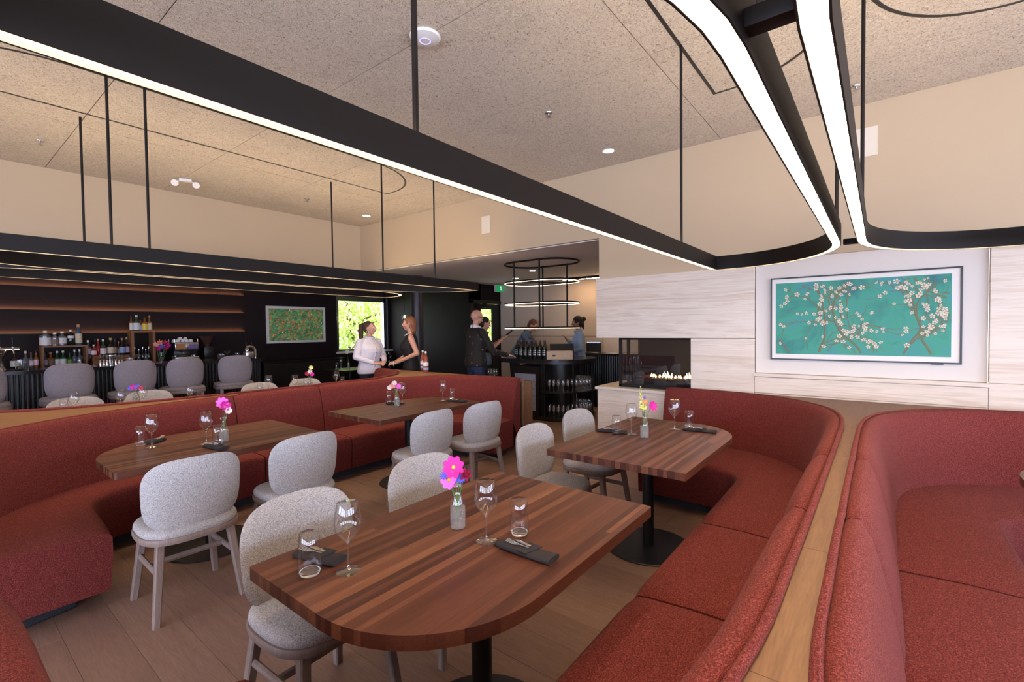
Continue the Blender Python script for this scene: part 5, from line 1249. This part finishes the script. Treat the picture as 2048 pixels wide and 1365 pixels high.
def person(label, x, y, face, H, female=True, skin='skin', top=None, bottom=None, hair=None, arms=None, lean=0., head_turn=0., head_tilt=0., sleeve='long', hairfn=None, dress=False, bust=.0, wide=1.0, extra=None):
    """local axes: +X forward, +Y to the person's left. lean = forward bend of the trunk from the hips"""
    t = thing('person', label, 'person', (x, y, 0), face); S = H/1.72
    hipz = .90*S; W = wide
    def bend(p):               # rotate upper body about the hip line
        p = Vector(p); q = p-Vector((0, 0, hipz)); c, s = math.cos(lean), math.sin(lean)
        return Vector((q.x*c+q.z*s, q.y, q.z*c-q.x*s))+Vector((0, 0, hipz))
    sh = (.165 if female else .195)*S*W; shz = 1.385*S
    neck0, neck1 = bend((-.005, 0, 1.43*S)), bend((.012, 0, 1.53*S)); hc = bend((.03, 0, 1.615*S))
    arms = arms or {}
    m = MB()
    # trunk
    secs = [(.86, .0, .105, .155), (.93, .0, .11, .165), (1.02, .0, .098, .140), (1.10, .0+bust*.08, .092+bust*.1, .132), (1.16, .003+bust*.25, .097+bust*.3, .14), (1.22, .006+bust*.42, .102+bust*.45, .148), (1.28, .008+bust*.4, .103+bust*.4, .155), (1.34, .002+bust*.15, .095+bust*.15, .155), (1.40, -.005, .072, .125), (1.45, -.005, .05, .075)]
    def lf(z): return max(.15, min(1, (1.42-z)/.3))
    def front(z):
        for a, b in zip(secs, secs[1:]):
            if a[0] <= z <= b[0]:
                u = (z-a[0])/(b[0]-a[0]); return bend((lerp(a[1], b[1], u), 0, z*S)).x+(lerp(a[2], b[2], u)+.014+.018*lf(z))*S*W
        return .1
    def trunk(mm, inf, zlo=0, zhi=9, loose=0.):
        loft(mm, [(bend((cx, 0, z*S)), (dx+inf+loose*lf(z))*S*W, (wy+inf+loose*lf(z))*S*W*(1 if female else 1.08)) for z, cx, dx, wy in secs if zlo <= z <= zhi])
    trunk(m, -.006)
    capsule(m, neck0, neck1, .052*S, .047*S)
    # head (skull, jaw, nose, ears) about the neck
    R = Matrix.Rotation(head_turn, 3, 'Z') @ Matrix.Rotation(head_tilt, 3, 'Y')
    def hp(p): return hc+R @ (Vector(p)*S)
    HR = R
    hm = m
    ellipsoid(hm, hp((-.012, 0, .022)), .094*S, .075*S, .092*S, HR); ellipsoid(hm, hp((.022, 0, -.035)), .062*S, .058*S, .072*S, HR); ellipsoid(hm, hp((.045, 0, -.082)), .030*S, .032*S, .026*S, HR)
    ellipsoid(hm, hp((.05, 0, .03)), .035*S, .055*S, .05*S, HR)
    capsule(hm, hp((.082, 0, .018)), hp((.103, 0, -.020)), .010*S, .0145*S, 8); ellipsoid(hm, hp((.083, 0, -.052)), .012*S, .024*S, .012*S, HR)
    for s in (-1, 1):
        ellipsoid(hm, hp((-.006, s*.076, -.005)), .017*S, .009*S, .030*S, HR); ellipsoid(hm, hp((.062, s*.04, -.022)), .024*S, .022*S, .022*S, HR)
        # limbs
        shp = bend((-.005, s*sh, shz)); el, wr, hd, hu, cu = arms.get(s, ((-.02, s*(sh+.06), 1.13*S), (.06, s*(sh+.05), .89*S), (.1, 0, -1), (0, s, 0), .35))
        el, wr = Vector(el), Vector(wr)
        capsule(m, bend((0, s*.06*S, 1.415*S)), shp, .044*S, .047*S); capsule(m, shp, el, .047*S*W, .037*S*W); capsule(m, el, wr, .037*S*W, .025*S)
        hand(m, wr, hd, hu, s, cu, S*.98)
        capsule(m, (0, s*.085*S, .88*S), (.01, s*.09*S, .49*S), .083*S*W, .055*S); capsule(m, (.01, s*.09*S, .49*S), (-.02, s*.09*S, .09*S), .055*S, .036*S)
        capsule(m, (-.03, s*.09*S, .04*S), (.13*S, s*.1*S, .03*S), .036*S, .028*S)
    fuse(m, 'body', skin, t, .0075, 3)
    for s in (-1, 1):
        m = MB(); ellipsoid(m, hp((.076, s*.032, .012)), .011*S, .013*S, .010*S, HR, 10, 6); e = m.obj('eye', 'eye_white', t, 60); m = MB(); ellipsoid(m, hp((.0845, s*.032, .012)), .004*S, .006*S, .006*S, HR, 8, 5); m.obj('iris', 'eye_dark', e, 60)
        m = MB(); capsule(m, hp((.085, s*.016, .036)), hp((.074, s*.052, .036)), .0042*S, .003*S, 6, 2); m.obj('eyebrow', hair or 'hair_dark', t, 60)
    m = MB(); ellipsoid(m, hp((.094, 0, -.052)), .006*S, .021*S, .0085*S, HR, 10, 6); m.obj('lips', 'lips', t, 60)
    if top:
        m = MB(); trunk(m, .014, .86, 9, .0 if dress else .018)
        if dress: loft(m, [((0, 0, z*S), d_*S, w_*S) for z, d_, w_ in ((.42, .17, .22), (.6, .16, .215), (.8, .15, .20), (.95, .13, .185))])
        for s in (-1, 1):
            shp = bend((-.005, s*sh, shz)); a = arms.get(s); el = Vector(a[0]) if a else Vector((-.02, s*(sh+.06), 1.13*S)); wr = Vector(a[1]) if a else Vector((.06, s*(sh+.05), .89*S))
            if sleeve != 'none':
                capsule(m, bend((0, s*.06*S, 1.415*S)), shp, .05*S, .056*S); k = 1 if sleeve == 'long' else (.8 if sleeve == 'short' else 1)
                capsule(m, shp, shp.lerp(el, k), .057*S*W, .050*S*W)
                if sleeve == 'long': capsule(m, el, el.lerp(wr, .88), .050*S*W, .037*S)
                if sleeve == 'rolled': capsule(m, el, el.lerp(wr, .45), .055*S*W, .048*S)
            else: capsule(m, bend((0, s*.07*S, 1.40*S)), bend((-.005, s*(sh-.05), shz-.01)), .045*S, .045*S)
        fuse(m, 'dress' if dress else 'shirt', top, t, .009, 3)
        if not dress:
            m = MB(); ring = []
            for k in range(13):
                a = math.radians(-150+300*k/12); ring.append(neck0+Vector((.066*S*math.cos(a)+.014, .068*S*math.sin(a), .050*S-.040*S*(math.cos(a)+1)/2)))
            m.tube(ring, .017*S, 8, flat=1.7); m.obj('collar', top if top != 'jacket_floral' else 'shirt_white', t, 60)
    if bottom:
        m = MB(); loft(m, [((0, 0, z*S), d_*S*W, w_*S*W) for z, d_, w_ in ((.80, .10, .16), (.88, .122, .172), (.96, .118, .168))])
        for s in (-1, 1): capsule(m, (0, s*.087*S, .86*S), (.01, s*.092*S, .49*S), .092*S*W, .07*S); capsule(m, (.01, s*.092*S, .49*S), (-.02, s*.092*S, .10*S), .07*S, .058*S)
        fuse(m, 'trousers', bottom, t, .01, 3)
    for s in (-1, 1):
        m = MB(); capsule(m, (-.035, s*.09*S, .045*S), (.145*S, s*.1*S, .035*S), .045*S, .034*S); m.box(-.08, .175*S, s*.095*S-.04, s*.095*S+.04, .0, .018); m.obj('shoe', 'shoe', t, 50)
    if hairfn:
        m = MB(); hairfn(m, hp, HR, S); fuse(m, 'hair', hair, t, .0075, 2)
    if extra: extra(t, hp, HR, S, bend, front)
    return t
AR = math.atan2(_r.y, _r.x)                         # image-right direction in plan
TC = math.atan2(-_f.y, -_f.x)                       # towards the camera
# --- white shirt
def hair_pony(m, hp, R, S):
    ellipsoid(m, hp((-.030, 0, .034)), .094*S, .083*S, .096*S, R); ellipsoid(m, hp((-.05, 0, -.01)), .06*S, .078*S, .07*S, R)
    capsule(m, hp((.012, .05, .085)), hp((.012, -.05, .085)), .026*S, .026*S)
    for a, b, ra, rb in (((-.115, 0, .075), (-.155, 0, .05), .034, .04), ((-.155, 0, .05), (-.172, 0, -.06), .042, .044), ((-.172, 0, -.06), (-.178, .01, -.20), .044, .036), ((-.178, .01, -.20), (-.215, .02, -.40), .04, .014)): capsule(m, hp(a), hp(b), ra*S, rb*S)
def ex_shirt(t, hp, R, S, bend, front):
    for k in range(6):
        z_ = 1.36-.075*k; m = MB(); ellipsoid(m, (front(z_)+.004, -.006, z_*S), .005, .007, .007, None, 8, 5); m.obj('button', 'trousers_dark', t, 60)
    m = MB(); m.tube([(front(1.39-.06*k)-.002, -.006, (1.39-.06*k)*S) for k in range(9)], .016, 8, flat=.35); m.obj('placket', 'shirt_white', t, 60)
    for s in (-1, 1):
        m = MB(); m.tube([hp((-.002+.022*math.cos(a), s*.084, -.06+.022*math.sin(a))) for a in [2*math.pi*k/12 for k in range(12)]], .0025, 6, closed=True); m.obj('earring', 'pearl', t)
d = ray(738, 690); k = 6.42/d.y
person('person in a white button shirt with a long brown ponytail, hands clasped', d.x*k, 6.42, AR-.62, 1.63, True, 'skin', 'shirt_white', 'trousers_dark', 'hair_brown',
       {1: ((.02, .26, 1.09), (.25, .10, 1.00), (.6, -.75, -.1), (.3, .2, .9), .7), -1: ((.02, -.26, 1.09), (.25, -.09, .985), (.6, .75, .0), (.3, -.2, .9), .7)}, head_turn=.45, head_tilt=-.08, sleeve='long', hairfn=hair_pony, bust=.05, wide=1.12, extra=ex_shirt)
# --- black dress
def hair_bob(m, hp, R, S):
    ellipsoid(m, hp((-.026, 0, .034)), .100*S, .086*S, .096*S, R); ellipsoid(m, hp((-.06, 0, -.03)), .068*S, .086*S, .10*S, R); ellipsoid(m, hp((-.062, 0, -.11)), .052*S, .08*S, .075*S, R)
    for s in (-1, 1): capsule(m, hp((-.03, s*.07, -.03)), hp((-.045, s*.072, -.13)), .026*S, .018*S)
    capsule(m, hp((.03, .05, .075)), hp((.03, -.05, .075)), .03*S, .03*S)
def ex_dress(t, hp, R, S, bend, front):
    m = MB()
    for k in range(15):
        a = math.radians(-120+240*k/14); ellipsoid(m, bend((.018+.075*math.cos(a), .082*math.sin(a), (1.475-.035*(math.cos(a)+.3))*S)), .010, .010, .010, None, 8, 5)
    m.obj('necklace', 'pearl', t, 60)
    m = MB(); c = Vector((.275, .055, .965)); m.tube([c+Vector((.0, .036*math.cos(a), .036*math.sin(a))) for a in [2*math.pi*k/14 for k in range(14)]], .006, 6, closed=True); m.obj('bracelet', 'pearl', t)
d = ray(822, 690); k = 5.95/d.y
person('person in a sleeveless black dress with shoulder length auburn hair', d.x*k, 5.95, AR+math.pi+.18, 1.70, True, 'skin', 'dress_black', None, 'hair_auburn',
       {1: ((-.10, .24, 1.13), (.24, .07, .975), (.85, -.35, -.1), (.2, .5, .8), .6), -1: ((.02, -.22, 1.12), (.25, -.06, .985), (.8, .4, -.1), (.2, -.4, .8), .6)}, head_turn=.05, head_tilt=.06, sleeve='none', hairfn=hair_bob, dress=True, bust=.06, wide=1.05, extra=ex_dress)
# --- bald person in the floral jacket, seen from behind
def ex_glasses(t, hp, R, S, bend, front):
    m = MB()
    for s in (-1, 1): m.tube([hp((.088, s*.034+.022*math.cos(a), .010+.018*math.sin(a))) for a in [2*math.pi*k/12 for k in range(12)]], .003, 6, closed=True); m.tube([hp((.085, s*.056, .014)), hp((.0, s*.083, .016)), hp((-.02, s*.08, .0))], .003, 6)
    m.obj('glasses', 'cap_black', t)
d = ray(951, 690); k = 5.62/d.x
person('bald person with glasses in a dark floral jacket reaching to the wine island', 5.62, d.y*k, AR+.62, 1.80, False, 'skin', 'jacket_floral', 'jeans', 'stubble',
       {1: ((.16, .30, 1.17), (.42, .20, 1.12), (.95, -.1, .1), (0, .3, .95), .4), -1: ((.14, -.30, 1.14), (.44, -.30, 1.07), (.95, .05, -.12), (0, -.2, .98), .35)}, head_turn=-.25, head_tilt=.42, sleeve='long', wide=1.08, extra=ex_glasses)
# --- partner with the phone, half hidden
d = ray(968, 690); k = 6.45/d.x
def hair_short(m, hp, R, S):
    ellipsoid(m, hp((-.024, 0, .036)), .094*S, .082*S, .092*S, R); ellipsoid(m, hp((-.05, 0, -.02)), .058*S, .077*S, .07*S, R)
pw = person('person in a grey top holding up a phone behind the floral jacket', 6.45, d.y*k, AR+.15, 1.70, True, 'skin', 'denim', 'trousers_dark', 'hair_dark',
       {1: ((.08, .25, 1.12), (.26, .22, 1.25), (.7, -.3, .65), (-.6, .3, .7), .5), -1: ((.14, -.22, 1.16), (.34, -.16, 1.33), (.75, .2, .5), (-.4, -.2, .9), .6)}, head_turn=-.1, head_tilt=.3, sleeve='short', hairfn=hair_short)
# --- stooping person in denim
d = ray(1029, 690); k = 7.78/d.x
person('person in a denim shirt stooping over the far side of the wine island', 7.78, d.y*k, AR-.25, 1.78, False, 'skin', 'denim', 'trousers_dark', 'hair_mid',
       {1: ((.40, .24, 1.13), (.42, .20, 1.0), (.6, 0, -.6), (.6, 0, .6), .4), -1: ((.40, -.24, 1.13), (.42, -.2, 1.0), (.6, 0, -.6), (.6, 0, .6), .4)}, lean=.52, head_turn=-.1, head_tilt=.65, sleeve='rolled', hairfn=hair_short)
# --- person with the hair bun
def hair_bun(m, hp, R, S):
    ellipsoid(m, hp((-.022, 0, .038)), .100*S, .088*S, .096*S, R); ellipsoid(m, hp((-.05, 0, -.02)), .062*S, .08*S, .075*S, R); ellipsoid(m, hp((-.125, 0, .055)), .048*S, .05*S, .05*S, R); capsule(m, hp((-.10, 0, -.02)), hp((-.10, 0, -.12)), .03*S, .02*S)
d = ray(1158, 690); k = 7.62/d.x
person('person with a dark hair bun in a pale blue shirt behind the island', 7.62, d.y*k, AR+math.pi-.1, 1.70, True, 'skin_dark', 'shirt_blue', 'trousers_dark', 'hair_dark',
       {1: ((-.02, .24, 1.12), (.20, .16, 1.04), (.9, -.3, .0), (0, .3, .9), .5), -1: ((.02, -.23, 1.14), (.22, -.12, 1.28), (.5, .2, .7), (-.5, -.2, .6), .8)}, head_turn=.15, head_tilt=.12, sleeve='long', hairfn=hair_bun, wide=.98)
# phone
ph = pw.location+Matrix.Rotation(pw.rotation_euler.z, 3, 'Z') @ Vector((.45, -.125, 1.425)); tag(MB().rbox(-.038, .038, -.005, .005, -.075, .075, .004).obj('phone', 'cap_black', None, loc=tuple(ph)), 'black phone held up behind the floral jacket', 'phone')
bpy.data.objects['phone'].rotation_euler = (.9, .3, .6)

# small glass pendant behind the auburn hair
p = PY(809, 634, 8.6); t = thing('glass_pendant', 'small clear glass pendant lamp above the window table', 'pendant lamp', (p.x, 8.6, p.z)); MB().tube([(0, 0, .08), (0, 0, SOF-p.z+.001)], .004, 6).obj('cord', 'black_metal', t)
MB().lathe([(.06, -.06), (.065, .0), (.05, .045), (.02, .07), (.0, .08)], 20).obj('shade', 'thin_glass', t); MB().lathe([(0, -.03), (.02, -.02), (.024, 0), (.015, .03), (0, .04)], 14).obj('bulb', 'downlight', t)

# ================================================================== trees outside the windows
n = NT('leaf'); oi = n.n('ObjectInfo'); g = n.n('NewGeometry')
c = n.ramp(g.outputs['Random Per Island'], [(.1, hexc('a3bd55')), (.5, hexc('d8e680')), (.9, hexc('f4f5c4'))]); n.col(c); n.set(Roughness=.6)
n.b.inputs['Subsurface Weight'].default_value = 0
plain('bark', hexc('5b4a3c'), .9); plain('lawn', hexc('9db06a'), .9)
tag(MB().box(-6, 30, YBAR+.2, 40, -.3, -.25).obj('lawn', 'lawn', None, 0), 'sunlit lawn outside the bar window', 'lawn')['kind'] = 'structure'
def tree(label, x, y, z0, h, r, seed, nleaf=2600):
    t = thing('garden_tree', label, 'tree', (x, y, -.25)); rr = random.Random(seed)
    m = MB(); m.tube([(0, 0, 0), (.1, 0, h*.4), (-.05, .1, h*.9)], [.14, .1, .03], 8)
    for k in range(7):
        a = rr.uniform(0, 6.28); z = h*rr.uniform(.3, .8); m.tube([(0, 0, z), (r*.4*math.cos(a), r*.4*math.sin(a), z+.3), (r*.8*math.cos(a), r*.8*math.sin(a), z+.5)], [.05, .03, .01], 6)
    m.obj('trunk', 'bark', t); m = MB()
    for k in range(nleaf):
        a, b_, q = rr.uniform(0, 6.28), rr.uniform(-1, 1), rr.random()**.4; s = math.sqrt(1-b_*b_)
        c = Vector((r*q*s*math.cos(a), r*q*s*math.sin(a), h*.62+h*.45*q*b_)); e = Euler((rr.uniform(0, 6), rr.uniform(0, 6), rr.uniform(0, 6))).to_matrix(); L = rr.uniform(.05, .1)
        m.add([c+e @ Vector(v_) for v_ in ((-L, 0, 0), (0, -L*.45, .01), (L, 0, 0), (0, L*.45, .01))], [(0, 1, 2, 3)])
    o = m.obj('foliage', 'leaf', t, 0); o['kind'] = 'stuff'
tree('bright leafy tree filling the bar window', 8.3, 12.9, 0, 3.6, 1.7, 1, 5200); tree('bright leafy tree at the side of the bar window', 10.3, 14.2, 0, 4.0, 1.9, 2, 4200); tree('sunlit tree further off beyond the bar window', 8.2, 16.0, 0, 4.6, 2.2, 4, 4200); tree('bright leafy tree beyond the entrance door', 10.2, 9.2, 0, 3.2, 1.3, 3, 3400); tree('sunlit tree further off beyond the entrance door', 12.6, 11.2, 0, 4.2, 1.8, 5, 3000)
